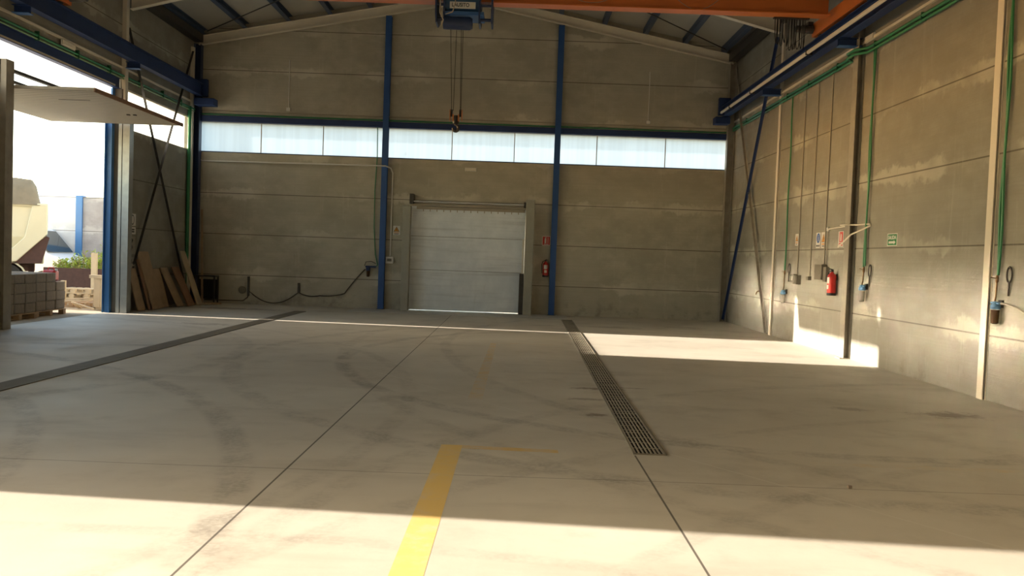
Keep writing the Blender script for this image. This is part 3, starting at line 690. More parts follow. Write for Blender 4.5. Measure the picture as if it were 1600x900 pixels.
# ================================================================== RIGHT WALL SERVICES
t = thing('green_water_main', 'green water pipes running high along the right wall', 'pipe', (WR-.06, 12, 5.7))
MB().tube([(WR-.055, YF+.5, 5.74), (WR-.055, 15.2, 5.682), (WR-.22, 15.40, 5.682), (WR-.22, 15.72, 5.682), (WR-.055, 15.92, 5.682), (WR-.055, 24.45, 5.66)], .030, 10).build('pipe', M['green'], t, smooth=True)
MB().tube([(WR-.055, YF+.5, 5.665), (WR-.055, 15.2, 5.607), (WR-.22, 15.40, 5.607), (WR-.22, 15.72, 5.607), (WR-.055, 15.92, 5.607), (WR-.055, 24.45, 5.585)], .026, 10).build('pipe', M['green'], t, smooth=True)
for y in (23, 21.3, 19.6, 18.2, 16.6, 14.9, 13.2, 11.6, 9.5):
    MB().box(WR-.088, WR-.001, y-.010, y+.010, 5.575+(24.5-y)*.0024, 5.71+(24.5-y)*.0024).build('clamp', M['greend'] if 'greend' in M else M.setdefault('greend', plain('dark_green_clamp', (.02, .12, .05), .5)), t)
def wobble(x, y0, z0, z1, n, amp, ph, r, name, mat, parent):
    pts = [(x, y0+amp*math.sin(ph+k*.9), z0+(z1-z0)*k/n) for k in range(n+1)]
    return MB().tube(pts, r, 8).build(name, mat, parent, smooth=True)
def station(y, zc, zb, label, bowl, two, zpipe):
    t = thing('water_filter_station', label, 'water filter', (WR, y, zb))
    wobble(WR-.05, y+.03, 5.58, zpipe, 14, .022, y, .017, 'drop_pipe', M['green'], t)
    if two: wobble(WR-.05, y-.03+.03*two, 5.58, zpipe+.02, 14, .018, y+2, .017, 'drop_pipe', M['green'], t)
    MB().tube([(WR-.05, y+.03, zpipe), (WR-.05, y+.03, zpipe-.06), (WR-.06, y+.02, zc+.06), (WR-.08, y, zc+.0)], .010, 8).build('feed_tube', M['brass'], t)
    MB().lathe((WR-.05, y+.03, zpipe-.10), [(.012, 0), (.02, .02), (.02, .06), (.012, .10)], 10).tube([(WR-.09, y+.10, zpipe-.03), (WR-.09, y-.06, zpipe-.05)], .008, 6).build('valve', M['brass'], t)
    MB().lathe((WR-.085, y-.03, zc-.10), [(.055, 0), (.062, .01), (.062, .05), (.045, .07), (.03, .10)], 18).tube([(WR-.085, y+.07, zc-.02), (WR-.085, y-.13, zc-.02)], .016, 8).build('filter_cap', M['capblue'], t, smooth=True)
    MB().lathe((WR-.085, y-.03, zb), [(.03, 0), (.045, .012), (.050, zc-.11-zb)], 18).build('filter_bowl', bowl, t, smooth=True)
    MB().box(WR-.03, WR-.001, y-.07, y+.01, zc-.08, zc+.02).build('wall_bracket', M['darksteel'], t)
    return t
station(10.78, 1.32, 1.03, 'blue capped water filter with dark brown bowl below the nearest green pipes', M['bowl_dark'], 1, 1.66)
station(14.90, 1.40, 1.10, 'blue capped water filter just right of the grey column', M['bowl'], 1, 1.72)
station(19.22, 1.14, .84, 'blue capped water filter nearest the far cream column', M['bowl'], 0, 1.60)
# curved hose leaving the near filter
tag(MB().tube([(WR-.09, 10.62, 1.30), (WR-.12, 10.45, 1.30), (WR-.13, 10.2, 1.26), (WR-.12, 9.8, 1.12), (WR-.11, 9.3, .8), (WR-.08, 9.0, .3)], .014, 8).build('hose', M['conduit'], base=(WR-.1, 10, .3), smooth=True), 'beige hose curving away from the nearest water filter to the right', 'hose')
def wrench(y, z, s, label):
    t = thing('filter_wrench', label, 'wrench', (WR-.02, y, z))
    pts = [(WR-.03, y+.055*s*math.sin(a), z+.09*s-.10*s*math.cos(a)) for a in [2*PI*k/20 for k in range(21)]]
    MB().tube(pts, .009*s+.002, 8, cap=False).build('ring', M['hook'], t, smooth=True)
    MB().tube([(WR-.03, y, z), (WR-.03, y, z-.18*s)], [.014*s, .011*s], 8).build('handle', M['hook'], t, smooth=True)
    MB().tube([(WR, y, z+.17*s), (WR-.05, y, z+.17*s)], .005, 6).build('peg', M['darksteel'], t)
wrench(10.58, 1.58, 1.0, 'dark ring wrench hanging above the nearest water filter')
wrench(14.72, 1.56, 1.05, 'dark ring wrench hanging right of the grey column')
wrench(19.02, 1.54, 1.1, 'dark ring wrench hanging beside the farthest water filter')
# electrical conduits and boxes
def conduit(pts, r, label, cat='conduit', mat='conduit'):
    tag(MB().tube(pts, r, 8).build('conduit', M[mat], base=pts[-1], smooth=True), label, cat)
cx = WR-.018
conduit([(cx, 18.48, 5.62), (cx, 18.50, 1.52)], .013, 'grey conduit down to the double socket box on the right wall')
conduit([(cx, 17.70, 5.62), (cx, 17.72, 1.50)], .012, 'grey conduit down to the small box, middle one of three')
conduit([(cx, 16.92, 5.60), (cx, 16.94, 1.76)], .013, 'grey conduit down to the large box, nearest the extinguisher sign')
conduit([(cx-.012, 16.77, 2.44), (cx-.012, 16.80, 1.76)], .012, 'short grey conduit parallel to the lower end of the long one at the large box')
def wbox(y0, y1, z0, z1, d, label, parts=()):
    t = thing('junction_box', label, 'electrical box', (WR-d/2, (y0+y1)/2, z0))
    MB().box(WR-d, WR-.001, y0, y1, z0, z1).build('housing', M['boxgrey'], t, bevel=.006)
    for a, b_, c_, e in parts: MB().box(WR-d-.008, WR-d-.001, a, b_, c_, e).build('cover', M['white'] if 0 else M['conduit'], t)
wbox(18.52, 18.78, 1.34, 1.52, .09, 'double socket box with grey cover below the left conduit', ((18.67, 18.75, 1.38, 1.48), (18.55, 18.63, 1.38, 1.48)))
wbox(18.28, 18.50, 1.30, 1.50, .11, 'plain grey box beside the double socket box')
wbox(17.66, 17.80, 1.41, 1.49, .07, 'small grey box under the middle conduit')
wbox(16.80, 17.18, 1.44, 1.75, .12, 'large grey switch box left of the fire extinguisher')
wbox(16.66, 16.82, 1.40, 1.70, .08, 'narrow grey box joined to the large switch box')
tag(MB().tube([(cx-.02, 16.77, 2.46), (cx-.02, 15.70, 2.49), (WR-.22, 15.66, 2.49), (WR-.22, 15.44, 2.49), (cx-.06, 15.38, 2.49), (cx-.02, 14.80, 2.485), (cx-.03, 14.74, 2.455), (WR-.24, 15.10, 2.30), (WR-.26, 15.62, 2.08)], .014, 8).build('wrapping_conduit', M['cream_steel'], base=(cx, 15.5, 2.08), smooth=True), 'pale bent conduit wrapped around the grey column above the extinguisher', 'conduit')
tag(MB().lathe((WR-.03, 16.78, 2.42), [(.02, 0), (.03, .01), (.03, .07), (.02, .08)], 12).build('conduit_joint', M['white'], base=(WR, 16.78, 2.42)), 'white conduit joint beside the amber warning sign', 'joint')
# tap
t = thing('wall_tap', 'small brown tap low on the right wall between the crossed braces and cream column', 'tap', (WR, 21.1, 1.0))
MB().tube([(WR, 21.1, 1.03), (WR-.10, 21.1, 1.04), (WR-.13, 21.12, 1.01), (WR-.14, 21.14, .95)], .013, 8).build('spout', M['brass'], t, smooth=True)
MB().tube([(WR-.06, 21.1, 1.03), (WR-.06, 21.1, 1.08)], .008, 6).box(WR-.07, WR-.05, 21.03, 21.17, 1.08, 1.092).build('handle', M['brass'], t)

# ---- fire extinguishers
def extinguisher(Mx, loc, label, dark=False):
    t = thing('fire_extinguisher', label, 'fire extinguisher', loc)
    r = .085
    MB(Mx).lathe((0, .11, r+.02), [(r*.7, 0), (r, .02), (r, .34), (r*.85, .39), (r*.35, .43), (r*.3, .45)], 24, 'Y').build('cylinder', M['red'], t, smooth=True)
    MB(Mx).lathe((0, .095, r+.02), [(r*.9, 0), (r*1.01, .005), (r*1.01, .05), (r*.98, .055)], 24, 'Y').build('boot', M['black'], t, smooth=True)
    MB(Mx).lathe((0, .55, r+.02), [(.02, 0), (.028, .01), (.028, .04), (.015, .05)], 12, 'Y').tube([(0, .60, r+.0), (.02, .62, r+.09)], .010, 6).tube([(0, .585, r+.0), (.05, .60, r+.06)], .010, 6).build('valve', M['black'], t)
    g = MB(Mx); pts = [(-.02, .575, r+.03), (-.09, .55, r+.05), (-.115, .45, r+.05), (-.105, .30, r+.05), (-.10, .20, r+.05)]
    g.tube(pts, .010, 8).build('hose', M['black'], t, smooth=True)
    lp = MB(Mx)
    for k0, k1, z0, z1 in ((-4, 4, .33, .45), (-3, 3, .22, .30)):
        P0 = [(math.sin(k*.16)*(r+.0015), 0, r+.02+math.cos(k*.16)*(r+.0015)) for k in range(k0, k1+1)]
        for a, c in zip(P0, P0[1:]):
            v = [lp._v(q) for q in ((a[0], z0, a[2]), (c[0], z0, c[2]), (c[0], z1, c[2]), (a[0], z1, a[2]))]; lp.bm.faces.new(v)
    lp.build('label_sheet', M['white'], t)
    MB(Mx).box(-.02, .02, .40, .52, 0, .03).build('hanger', M['darksteel'], t)
extinguisher(on_right(16.25, 1.05), (WR-.1, 16.25, 1.15), 'red fire extinguisher with white label hung on the right wall')
extinguisher(on_back(.965, 1.03), (.965, D-.1, 1.13), 'red fire extinguisher on the back wall beside the blue column')

# ---- signs
def ring(cx_, cy_, r, n=20): return [(cx_+r*math.cos(2*PI*k/n), cy_+r*math.sin(2*PI*k/n)) for k in range(n)]
def sign(Mx, w_, h_, base, shapes, loc, label, name='safety_sign'):
    t = thing(name, label, 'sign', loc)
    pl = MB(Mx).box(-w_/2, w_/2, -h_/2, h_/2, .001, .006).build('plate', M[base], t)
    for lv, (pts, mat, nm) in enumerate(shapes):
        z0 = .0062+.0006*lv
        MB(Mx).prism([(x*w_, y*h_, z0) for x, y in pts], (0, 0, .0005)).build(nm, M[mat], t)
    return t
def rect(a, b_, c_, d): return [(a, c_), (b_, c_), (b_, d), (a, d)]
ext_pic = lambda r='signred': [(rect(-.44, .44, -.44, .44), 'signred', 'field'), ([(-.20, -.25), (.02, -.25), (.02, .20), (-.04, .30), (-.14, .30), (-.20, .20)], 'white', 'pictogram'), (rect(-.15, .05, .32, .38), 'white', 'pictogram'), (rect(.18, .24, -.25, .35), 'white', 'pictogram'), (rect(-.3, .3, -.40, -.32), 'white', 'text_bar')]
sg = sign(on_right(16.16, 2.25), .24, .30, 'white', [(rect(-.30, .42, -.20, .46), 'signred', 'field'), ([(-.02, -.14), (.18, -.14), (.18, .24), (.12, .34), (.03, .34), (-.02, .24)], 'white', 'pictogram'), (rect(-.16, -.10, -.14, .38), 'white', 'pictogram'), (rect(-.34, .40, -.44, -.25), 'signred', 'text_field'), (rect(-.26, .32, -.36, -.32), 'white', 'text_bar')], (WR, 16.16, 2.1), 'white and red extinguisher sign above the extinguisher on the right wall')
ci = ring(0, .14, .36)
sign(on_right(17.35, 2.25), .24, .32, 'white', [([(x*1.05, .14+(y-.14)*.9) for x, y in ci], 'signblue', 'disc'), (rect(-.05, .05, -.05, .22), 'white', 'pictogram'), (ring(0, .30, .05, 10), 'white', 'pictogram'), (rect(-.38, -.12, -.42, -.30), 'ink', 'text_bar'), (rect(-.05, .12, -.42, -.30), 'ink', 'text_bar'), (rect(.2, .38, -.42, -.30), 'ink', 'text_bar')], (WR, 17.35, 2.1), 'white mandatory sign with blue disc above the large switch box')
tri = [(-.42, -.14), (.42, -.14), (0, .42)]
def warn(Mx, w_, h_, loc, label):
    return sign(Mx, w_, h_, 'white', [(tri, 'ink', 'triangle_border'), ([(-.35, -.11), (.35, -.11), (0, .36)], 'yellowsign', 'triangle'), ([(-.02, .18), (.06, .18), (.01, .07), (.06, .07), (-.03, -.07), (-.01, .03), (-.06, .03)], 'ink', 'pictogram'), (rect(-.36, .36, -.30, -.22), 'yellowsign', 'text_bar'), (rect(-.30, .30, -.42, -.36), 'ink', 'text_bar')], loc, label)
warn(on_right(17.06, 2.25), .24, .32, (WR, 17.06, 2.1), 'amber warning triangle sign beside the blue disc sign')
warn(on_right(18.66, 2.29), .20, .26, (WR, 18.66, 2.16), 'small warning sign half hidden by the left conduit')
warn(on_back(-3.47, 2.34), .21, .27, (-3.47, D, 2.2), 'amber warning triangle sign left of the grey gate')
s = sign(on_right(13.965, 2.19), .36, .21, 'white', [(rect(-.45, .45, -.44, .44), 'signgreen', 'field'), (rect(-.34, .20, -.30, -.12), 'white', 'arrow_shaft'), ([(.18, -.38), (.36, -.21), (.18, -.04)], 'white', 'arrow_head')], (WR, 13.965, 2.08), 'green SALIDA exit sign on the right wall', 'exit_sign')
text('SALIDA', .088, on_right(13.965, 2.225, .0085), M['white'], s, sx=.98, bold=True)
sign(on_back(.96, 2.19), .24, .28, 'white', ext_pic(), (.96, D, 2.05), 'red extinguisher sign on the back wall right of the grey gate')
# signs on the left wall behind the door post
sign(on_left(20.72, 2.26), .34, .30, 'white', [([(x*.6, y*1.0) for x, y in ring(0, .0, .42)], 'ink', 'disc'), ([(x*.42, y*.8) for x, y in ring(0, .0, .42)], 'white', 'disc_centre')], (WL, 20.66, 2.1), 'white sign with black oval, topmost beside the far door post')
sign(on_left(20.72, 1.99), .34, .18, 'white', [(rect(-.3, .3, .05, .25), 'ink', 'text_bar'), (rect(-.3, .3, -.25, -.05), 'ink', 'text_bar')], (WL, 20.66, 1.9), 'small white text sign under the black oval sign')
sign(on_left(20.72, 1.62), .34, .44, 'conduit', [([(-.3, .35), (-.05, .4), (.15, .3), (-.1, .1), (.05, -.1), (-.1, -.3), (-.3, -.1)], 'ink', 'pictogram')], (WL, 20.66, 1.4), 'grey pictogram sign below the small text sign on left wall')
sign(on_left(20.74, 1.05), .38, .56, 'conduit', [(rect(-.35, -.1, .2, .4), 'ink', 'pictogram'), (rect(0, .3, .2, .3), 'ink', 'text_bar'), (rect(0, .3, 0, .1), 'ink', 'text_bar'), (rect(-.45, .45, -.5, -.42), 'ink', 'text_bar')], (WL, 20.68, .8), 'larger grey notice panel, lowest of the stack beside the far door post')

# emergency light fittings
def fitting(Mx, loc, w_, h_, label):
    t = thing('emergency_light', label, 'light fitting', loc)
    MB(Mx).box(-w_/2, w_/2, -h_/2, h_/2, .001, .03).build('base', M['white'], t, bevel=.006)
    MB(Mx).box(-w_/2+.015, w_/2-.015, -h_/2+.012, h_/2-.012, .03, .055).build('diffuser', M['cream_steel'], t, bevel=.008)
fitting(on_back(-1.34, 4.205), (-1.34, D, 4.15), .34, .11, 'white emergency light fitting above the grey gate')
fitting(on_right(15.22, 5.87, .001), (WR, 15.2, 5.8), .36, .12, 'pale emergency light fitting just above the green pipes beside the grey column')
fitting(on_left(17.5, 5.755, .045), (WL+.05, 17.5, 5.7), .52, .12, 'pale emergency light fitting high on left wall above the vehicle door')

# ================================================================== LEFT WALL AND BACK WALL SERVICES
t = thing('green_water_main', 'green water pipes along the left wall above the vehicle door', 'pipe', (WL+.06, 12, 5.6))
MB().tube([(WL+.055, YF+.5, 5.70), (WL+.055, 24.40, 5.64)], .028, 10).build('pipe', M['green'], t, smooth=True)
MB().tube([(WL+.055, YF+.5, 5.635), (WL+.055, 24.40, 5.575)], .018, 10).build('pipe', plain('pale_green_pipe', (.20, .34, .16), .4), t, smooth=True)
for y in (16.4, 17.9, 19.3, 20.9, 22.2, 23.4): MB().box(WL+.001, WL+.09, y-.012, y+.012, 5.56, 5.74).build('clamp', M['greend'], t)
tag(MB().tube([(WL+.055, 24.22-.16, 5.66), (WL+.06, 24.05, 5.60), (WL+.06, 24.05, 5.4), (WL+.06, 24.05, 1.0)], .050, 10).tube([(WL+.06, 24.05, 1.0), (WL+.06, 24.05, .45)], .013, 8).build('green_down_pipe', M['green'], base=(WL+.06, 24.05, .4), smooth=True), 'thick green pipe dropping down in the back left corner', 'pipe')
tag(MB().tube([(-9.3, D-.06, 5.545), (6.22, D-.06, 5.545)], .022, 8).build('green_water_main', M['green'], base=(RX, D-.05, 5.5), smooth=True), 'green pipe running across the back wall above the lintel', 'pipe')
tag(MB().tube([(-9.3, D-.02, 5.66), (6.22, D-.02, 5.66)], .010, 6).build('conduit', M['conduit'], base=(RX, D-.05, 5.6)), 'thin beige conduit across the back wall just above the green pipe', 'conduit')
for x, z1, nm in ((-6.75, 7.2, 'left'), (3.82, 7.25, 'right')):
    tag(MB().tube([(x, D-.015, 5.82), (x, D-.015, z1)], .013, 8).build('conduit', M['white'], base=(x, D, 5.8)), f'vertical grey conduit high on the {nm} part of the back wall', 'conduit')
    tag(MB().box(x-.06, x+.06, D-.06, D-.001, 5.72, 5.82).build('junction_box', M['white'], base=(x, D, 5.7), bevel=.006), f'small grey junction box above the windows on the {nm} part of the back wall', 'electrical box')
tag(MB().tube([(-9.4, D-.03, 4.45), (-9.36, D-.03, 4.24), (-9.25, D-.03, 4.18), (-3.82, D-.215, 4.20), (-3.68, D-.10, 4.15), (-3.63, D-.03, 4.02), (-3.63, D-.03, 1.58)], .020, 8).build('conduit', M['white'], base=(-3.63, D, 1.55), smooth=True), 'pale conduit under the left back window bending down beside the blue column', 'conduit')
t = thing('junction_box', 'pale socket box at the end of the conduit left of the grey gate', 'electrical box', (-3.64, D-.05, 1.35))
MB().box(-3.76, -3.53, D-.09, D-.001, 1.36, 1.56).build('housing', M['white'], t, bevel=.008)
MB().box(-3.71, -3.58, D-.10, D-.09, 1.42, 1.50).build('cover', M['boxgrey'], t)
tag(MB().tube([(-4.12, D-.03, 5.52), (-4.10, D-.03, 4.5), (-4.14, D-.04, 3.5), (-4.13, D-.04, 2.4), (-4.07, D-.04, 1.6), (-3.99, D-.06, 1.30), (-4.05, D-.08, 1.24)], .014, 8).build('green_hose', M['green'], base=(-4.1, D, 1.2), smooth=True), 'thin green hose hanging left of the blue column by the gate', 'hose')
t = thing('water_filter', 'dark blue water filter on the back wall left of the blue column', 'water filter', (-4.26, D-.08, .95))
MB().tube([(-4.03, D-.09, 1.24), (-4.34, D-.09, 1.24)], .03, 10).lathe((-4.26, D-.09, 1.12), [(.06, 0), (.065, .10), (.04, .13)], 16).build('filter_cap', M['darkblue'], t, smooth=True)
MB().lathe((-4.26, D-.09, .94), [(.03, 0), (.045, .02), (.05, .18)], 16).build('filter_bowl', M['bowl_dark'], t, smooth=True)
MB().tube([(-4.38, D-.05, 1.26), (-4.34, D-.05, 1.38), (-4.18, D-.05, 1.40), (-4.05, D-.05, 1.34)], .010, 8).build('bracket', M['darksteel'], t, smooth=True)
def sag(p, q, dz, n=14): return [(p[0]+(q[0]-p[0])*k/n, D-.03, p[1]+(q[1]-p[1])*k/n - dz*4*(k/n)*(1-k/n)) for k in range(n+1)]
pts = sag((-4.36, 1.16), (-4.95, .42), -.03, 6)+sag((-4.95, .42), (-5.68, .33), .04, 8)[1:]+sag((-5.68, .33), (-6.31, .40), .06, 8)[1:]+sag((-6.31, .42), (-7.76, .38), .34, 14)[1:]
pts += [(-7.82, D-.03, .20), (-7.95, D-.03, .10), (-9.1, D-.03, .09)]
tag(MB().tube(pts, .016, 8).build('hose', M['hose'], base=(-6.3, D, .1), smooth=True), 'dark hose sagging along the foot of the back wall', 'hose')
for x, z0, z1, nm in ((-6.31, .38, .68, 'right'), (-7.80, .25, .82, 'left')):
    tag(MB().box(x-.03, x+.03, D-.05, D-.001, z0, z1).build('hose_hook', M['hose'], base=(x, D, z0)), f'dark bracket holding the hose on the back wall, {nm} one', 'bracket')
tag(MB().lathe((-7.98, D-.045, .42), [(.09, 0), (.11, .01), (.11, .03), (.09, .04)], 20, 'Y').build('hose_coil', M['boxgrey'], base=(-7.98, D, .3)), 'small round coil on the back wall beside the left hose bracket', 'coil')

# ---- boards and clutter in the back left corner
def board(p, q, wd, th, label, mat, wv=(0, 1, 0), cat='board'):
    p, q = Vector(p), Vector(q); d = q-p; W = Vector(wv).normalized(); nrm = d.cross(W).normalized()
    if nrm.z < 0: nrm = -nrm
    g = MB().obox((p+q)/2+nrm*th/2, d/2, W*wd/2, nrm*th/2)
    return tag(g.build('wooden_board', M[mat], base=p, bevel=.004), label, cat, 'boards leaning on the left wall')
board((-9.20, 20.64, .01), (-9.46, 20.60, 1.05), .40, .03, 'short narrow board leaning nearest the far door post', 'timber')
board((-9.14, 20.96, .01), (-9.455, 20.92, 1.28), .10, .03, 'thin dark plank between the two nearer leaning boards', 'red_timber')
board((-9.12, 21.40, .01), (-9.46, 21.20, 1.47), .62, .03, 'wide brown board leaning on left wall, tallest of the nearer boards', 'timber')
board((-9.20, 22.02, .01), (-9.465, 22.00, 1.02), .55, .02, 'low grey brown board leaning just right of the widest one', 'timber')
board((-8.98, 22.52, .01), (-9.44, 22.45, 1.04), .42, .03, 'brown board leaning on left wall, first of the farther group', 'timber')
board((-8.86, 22.98, .01), (-9.32, 22.92, 1.06), .46, .03, 'reddish board leaning in the middle of the farther group', 'red_timber')
board((-8.80, 23.42, .01), (-9.28, 23.30, 1.50), .36, .03, 'tall pale board leaning at the right of the farther group', 'pale_timber')
board((-8.97, 24.10, .01), (-9.22, 24.60, 2.75), .06, .025, 'long thin lath leaning in the back left corner', 'timber', (1, 0, 0))
t = thing('metal_trestle', 'dark metal frame table standing at the left end of the back wall', 'trestle', (-8.95, D-.3, 0))
MB().box(-9.28, -8.66, D-.42, D-.06, .78, .82).build('top_frame', M['darksteel'], t)
for x in (-9.26, -8.68):
    for y in (D-.40, D-.09): MB().box(x-.02, x+.02, y-.02, y+.02, 0, .78).build('leg', M['darksteel'], t)
MB().box(-9.26, -8.68, D-.10, D-.08, .12, .7).build('back_sheet', M['black'], t)
tag(MB().obox((-8.62, 23.95, .03), (.22, .10, .0), (-.02, .045, 0), (0, 0, .025)).build('timber_offcut', M['timber'], base=(-8.62, 23.95, 0)), 'short timber offcut on the floor before the metal frame', 'offcut')
tag(MB().obox((-8.95, 23.75, .02), (.35, -.02, .0), (.0, .04, 0), (0, 0, .018)).build('timber_offcut', M['pale_timber'], base=(-8.95, 23.75, 0)), 'pale lath lying on the floor in front of the corner column', 'offcut')

# ================================================================== OUTSIDE
struct(MB().box(-60, WL-TH, -40, 80, -.22, -.02), 'ground', M['dirt'])
struct(MB().box(WR+TH, 60, -40, 80, -.22, -.02), 'ground', M['dirt'])
struct(MB().box(WL-TH, WR+TH, D+TH, 80, -.22, -.02), 'ground', M['dirt'])
struct(MB().box(WL-TH, WR+TH, -40, YF-6, -.22, -.02), 'ground', M['dirt'])
# neighbour wall
t = thing('boundary_wall', 'concrete boundary wall with a blue pillar beyond the yard', 'wall', (-15, 30, 0))
MB().box(-26, -15.73, 30.0, 30.2, -.05, 3.33).build('pale_panels', M['outwall_pale'], t)
MB().box(-15.55, -9.6, 30.0, 30.2, -.05, 3.28).build('grey_panels', M['outwall'], t)
MB().box(-15.76, -15.53, 29.94, 30.22, -.05, 3.33).build('pillar', M['bluej'], t)
# container added out of view to block the low sun at the doorway
t = thing('sun_blocker_container', 'long grey container-shaped sun blocker added out of view in the yard', 'container', (-13.4, 13.8, 0))
g = MB().box(-14.62, -12.20, 7.9, 19.76, .10, 3.28)
g.build('body', M['outc'] if 'outc' in M else M.setdefault('outc', plain('sun_blocker_grey', (.3, .33, .36), .6)), t)
g = MB()
for k in range(40): g.box(-12.2, -12.17, 8.0+k*.29, 8.14+k*.29, .3, 3.1)
g.build('corrugation', M['outc'], t)
MB().box(-14.5, -12.3, 8.1, 8.4, -.02, .10).box(-14.5, -12.3, 19.3, 19.6, -.02, .10).build('skid', M['darksteel'], t)
# tipper truck seen from its side
t = thing('tipper_truck', 'cream tipper truck with brown tarp parked in the yard', 'truck', (-13.96, 24.93, 0))
t.rotation_euler = (0, 0, math.radians(29))
# half-pipe body: section in y-z, long axis along x
sec = [(25.0, 2.72), (25.0, 1.75), (25.18, 1.25), (25.55, .95), (26.9, .95), (27.3, 1.25), (27.5, 1.75), (27.5, 2.72)]
g = MB(); g.prism([(-14.05, y, z) for y, z in sec], (-5.2, 0, 0)); g.build('tipper_body', M['truck'], t, bevel=.02)
# sloping tail below the body's rear end and the thick rear rib
g = MB().prism([(-14.35, 24.93, 2.74), (-13.96, 24.93, 2.74), (-13.96, 24.93, 1.85), (-14.75, 24.93, 1.02), (-15.25, 24.93, .98), (-14.55, 24.93, 1.75)], (0, 2.64, 0))
g.build('rear_rib', M['truck'], t, bevel=.02)
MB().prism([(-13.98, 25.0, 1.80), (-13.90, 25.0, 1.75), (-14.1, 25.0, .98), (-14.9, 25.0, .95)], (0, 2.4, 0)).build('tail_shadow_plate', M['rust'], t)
MB().box(-19.3, -13.96, 24.95, 25.02, 2.66, 2.76).build('top_rail', M['truck'], t)
bmx = bmesh.new(); nx_, ny_ = 40, 22; grid = []
for i in range(nx_+1):
    row = []
    for j in range(ny_+1):
        x = -19.3+(5.15)*i/nx_; y = 24.90+2.7*j/ny_; e = min(j, ny_-j)/3; f = min(nx_-i, i)/2
        z = 2.72+.76*min(1, e)**.5*min(1, f)**.4 + .07*noise.noise(Vector((x*2.2, y*2.2, 0)))
        row.append(bmx.verts.new((x+.04*noise.noise(Vector((x*3, y*3, 5))), y+.05*noise.noise(Vector((x*3, z*3, 9))), z)))
    grid.append(row)
for i in range(nx_):
    for j in range(ny_): bmx.faces.new((grid[i][j], grid[i+1][j], grid[i+1][j+1], grid[i][j+1]))
per = [grid[i][0] for i in range(nx_+1)]+[grid[nx_][j] for j in range(1, ny_+1)]+[grid[i][ny_] for i in range(nx_-1, -1, -1)]+[grid[0][j] for j in range(ny_-1, 0, -1)]
bmx.faces.new(per)
tb = MB(); tb.bm.free(); tb.bm = bmx; tb.build('tarp', M['tarp'], t, smooth=True)
MB().box(-21.5, -14.3, 25.35, 25.5, .72, .94).box(-21.5, -14.3, 27.0, 27.15, .72, .94).box(-14.45, -14.3, 25.35, 27.15, .7, .92).build('chassis', M['rust'], t)
for x in (-15.05, -16.4, -20.6):
    for y in (25.22, 27.28):
        wl = MB().lathe((x, y, .48), [(.28, -.14), (.48, -.13), (.50, -.08), (.50, .08), (.48, .13), (.28, .14)], 28, 'Y').build('wheel', M['black'], t, smooth=True)
        MB().lathe((x, y, .48), [(.08, -.16), (.24, -.15), (.24, .15), (.08, .16)], 20, 'Y').build('rim', M['cream_steel'], wl)
for x in (-15.05, -16.4):
    g = MB()
    for k in range(9):
        a0, a1 = PI*k/9, PI*(k+1)/9
        g.prism([(x+.56*math.cos(a0), 25.0, .46+.56*math.sin(a0)), (x+.60*math.cos(a0), 25.0, .46+.60*math.sin(a0)), (x+.60*math.cos(a1), 25.0, .46+.60*math.sin(a1)), (x+.56*math.cos(a1), 25.0, .46+.56*math.sin(a1))], (0, .42, 0))
    g.build('mudguard', M['truck'], t)
MB().box(-21.9, -19.6, 25.05, 27.45, .7, 3.0).build('cab', M['truck'], t, bevel=.08)
# white van behind the truck
t = thing('van', 'white van parked beyond the tipper truck, nose to the right', 'van', (-16.8, 28.8, 0))
ORG[t.name] = Vector((-16.4, 28.8, 0))
prof = [(-19.2, .35), (-19.2, 1.95), (-18.9, 2.12), (-16.35, 2.14), (-15.95, 2.03), (-15.28, 1.22), (-14.75, 1.05), (-14.62, .75), (-14.62, .35)]
MB().prism([(x, 28.0, z) for x, z in prof], (0, 1.75, 0)).build('body', M['vanwhite'], t, bevel=.04)
MB().prism([(x, 27.985, z) for x, z in [(-16.9, 1.25), (-15.55, 1.25), (-16.0, 1.86), (-16.9, 1.90)]], (0, .012, 0)).build('side_window', M['glass'], t)
MB().prism([(-15.93, 28.1, 1.99), (-15.30, 28.1, 1.27), (-15.27, 28.1, 1.29), (-15.90, 28.1, 2.01)], (0, 1.55, 0)).build('windscreen', M['glass'], t)
for x in (-15.4, -18.4):
    for y in (28.08, 29.6): MB().lathe((x, y, .32), [(.2, -.1), (.33, -.09), (.33, .09), (.2, .1)], 22, 'Y').build('wheel', M['black'], t, smooth=True)
# rusty low screen with plants
tag(MB().box(-13.85, -9.75, 24.55, 24.60, -.02, .88).build('rusty_screen', M['rust'], base=(-12.7, 24.57, 0)), 'low rusty brown screen in front of the green plants in the yard', 'screen')
def bush(x, y, z0, z1, rx, n, label, seed):
    random.seed(seed); g = MB(); s = MB()
    for k in range(n):
        a = random.uniform(0, 2*PI); rr = rx*math.sqrt(random.random()); px, py = x+rr*math.cos(a), y+.10*math.sin(a)*rx
        h = z0+(z1-z0)*(.55+.45*random.random())*(1-.35*(rr/rx)**2); st = Vector((px+.3*(px-x), py, h))
        s.tube([(x+.25*(px-x), y, z0-.6), (px, py, (z0+h)/2), st], .006, 5)
        for j in range(16):
            f = .35+.65*j/15; c = Vector((x+.25*(px-x), y, z0)).lerp(st, f); b_ = random.uniform(0, 2*PI); L = random.uniform(.06, .12)
            dv = Vector((math.cos(b_), math.sin(b_)*.6, random.uniform(.1, .9))).normalized(); sd = dv.cross(Vector((random.random(), random.random(), .3))).normalized()
            v = [g._v(c), g._v(c+dv*L*.5+sd*L*.22), g._v(c+dv*L), g._v(c+dv*L*.5-sd*L*.22)]; g.bm.faces.new(v)
    t = thing('leafy_shrub', label, 'shrub', (x, y, 0), 'plants behind the rusty screen')
    g.build('leaves', M['leaf'], t); s.build('stems', M['timber'], t)
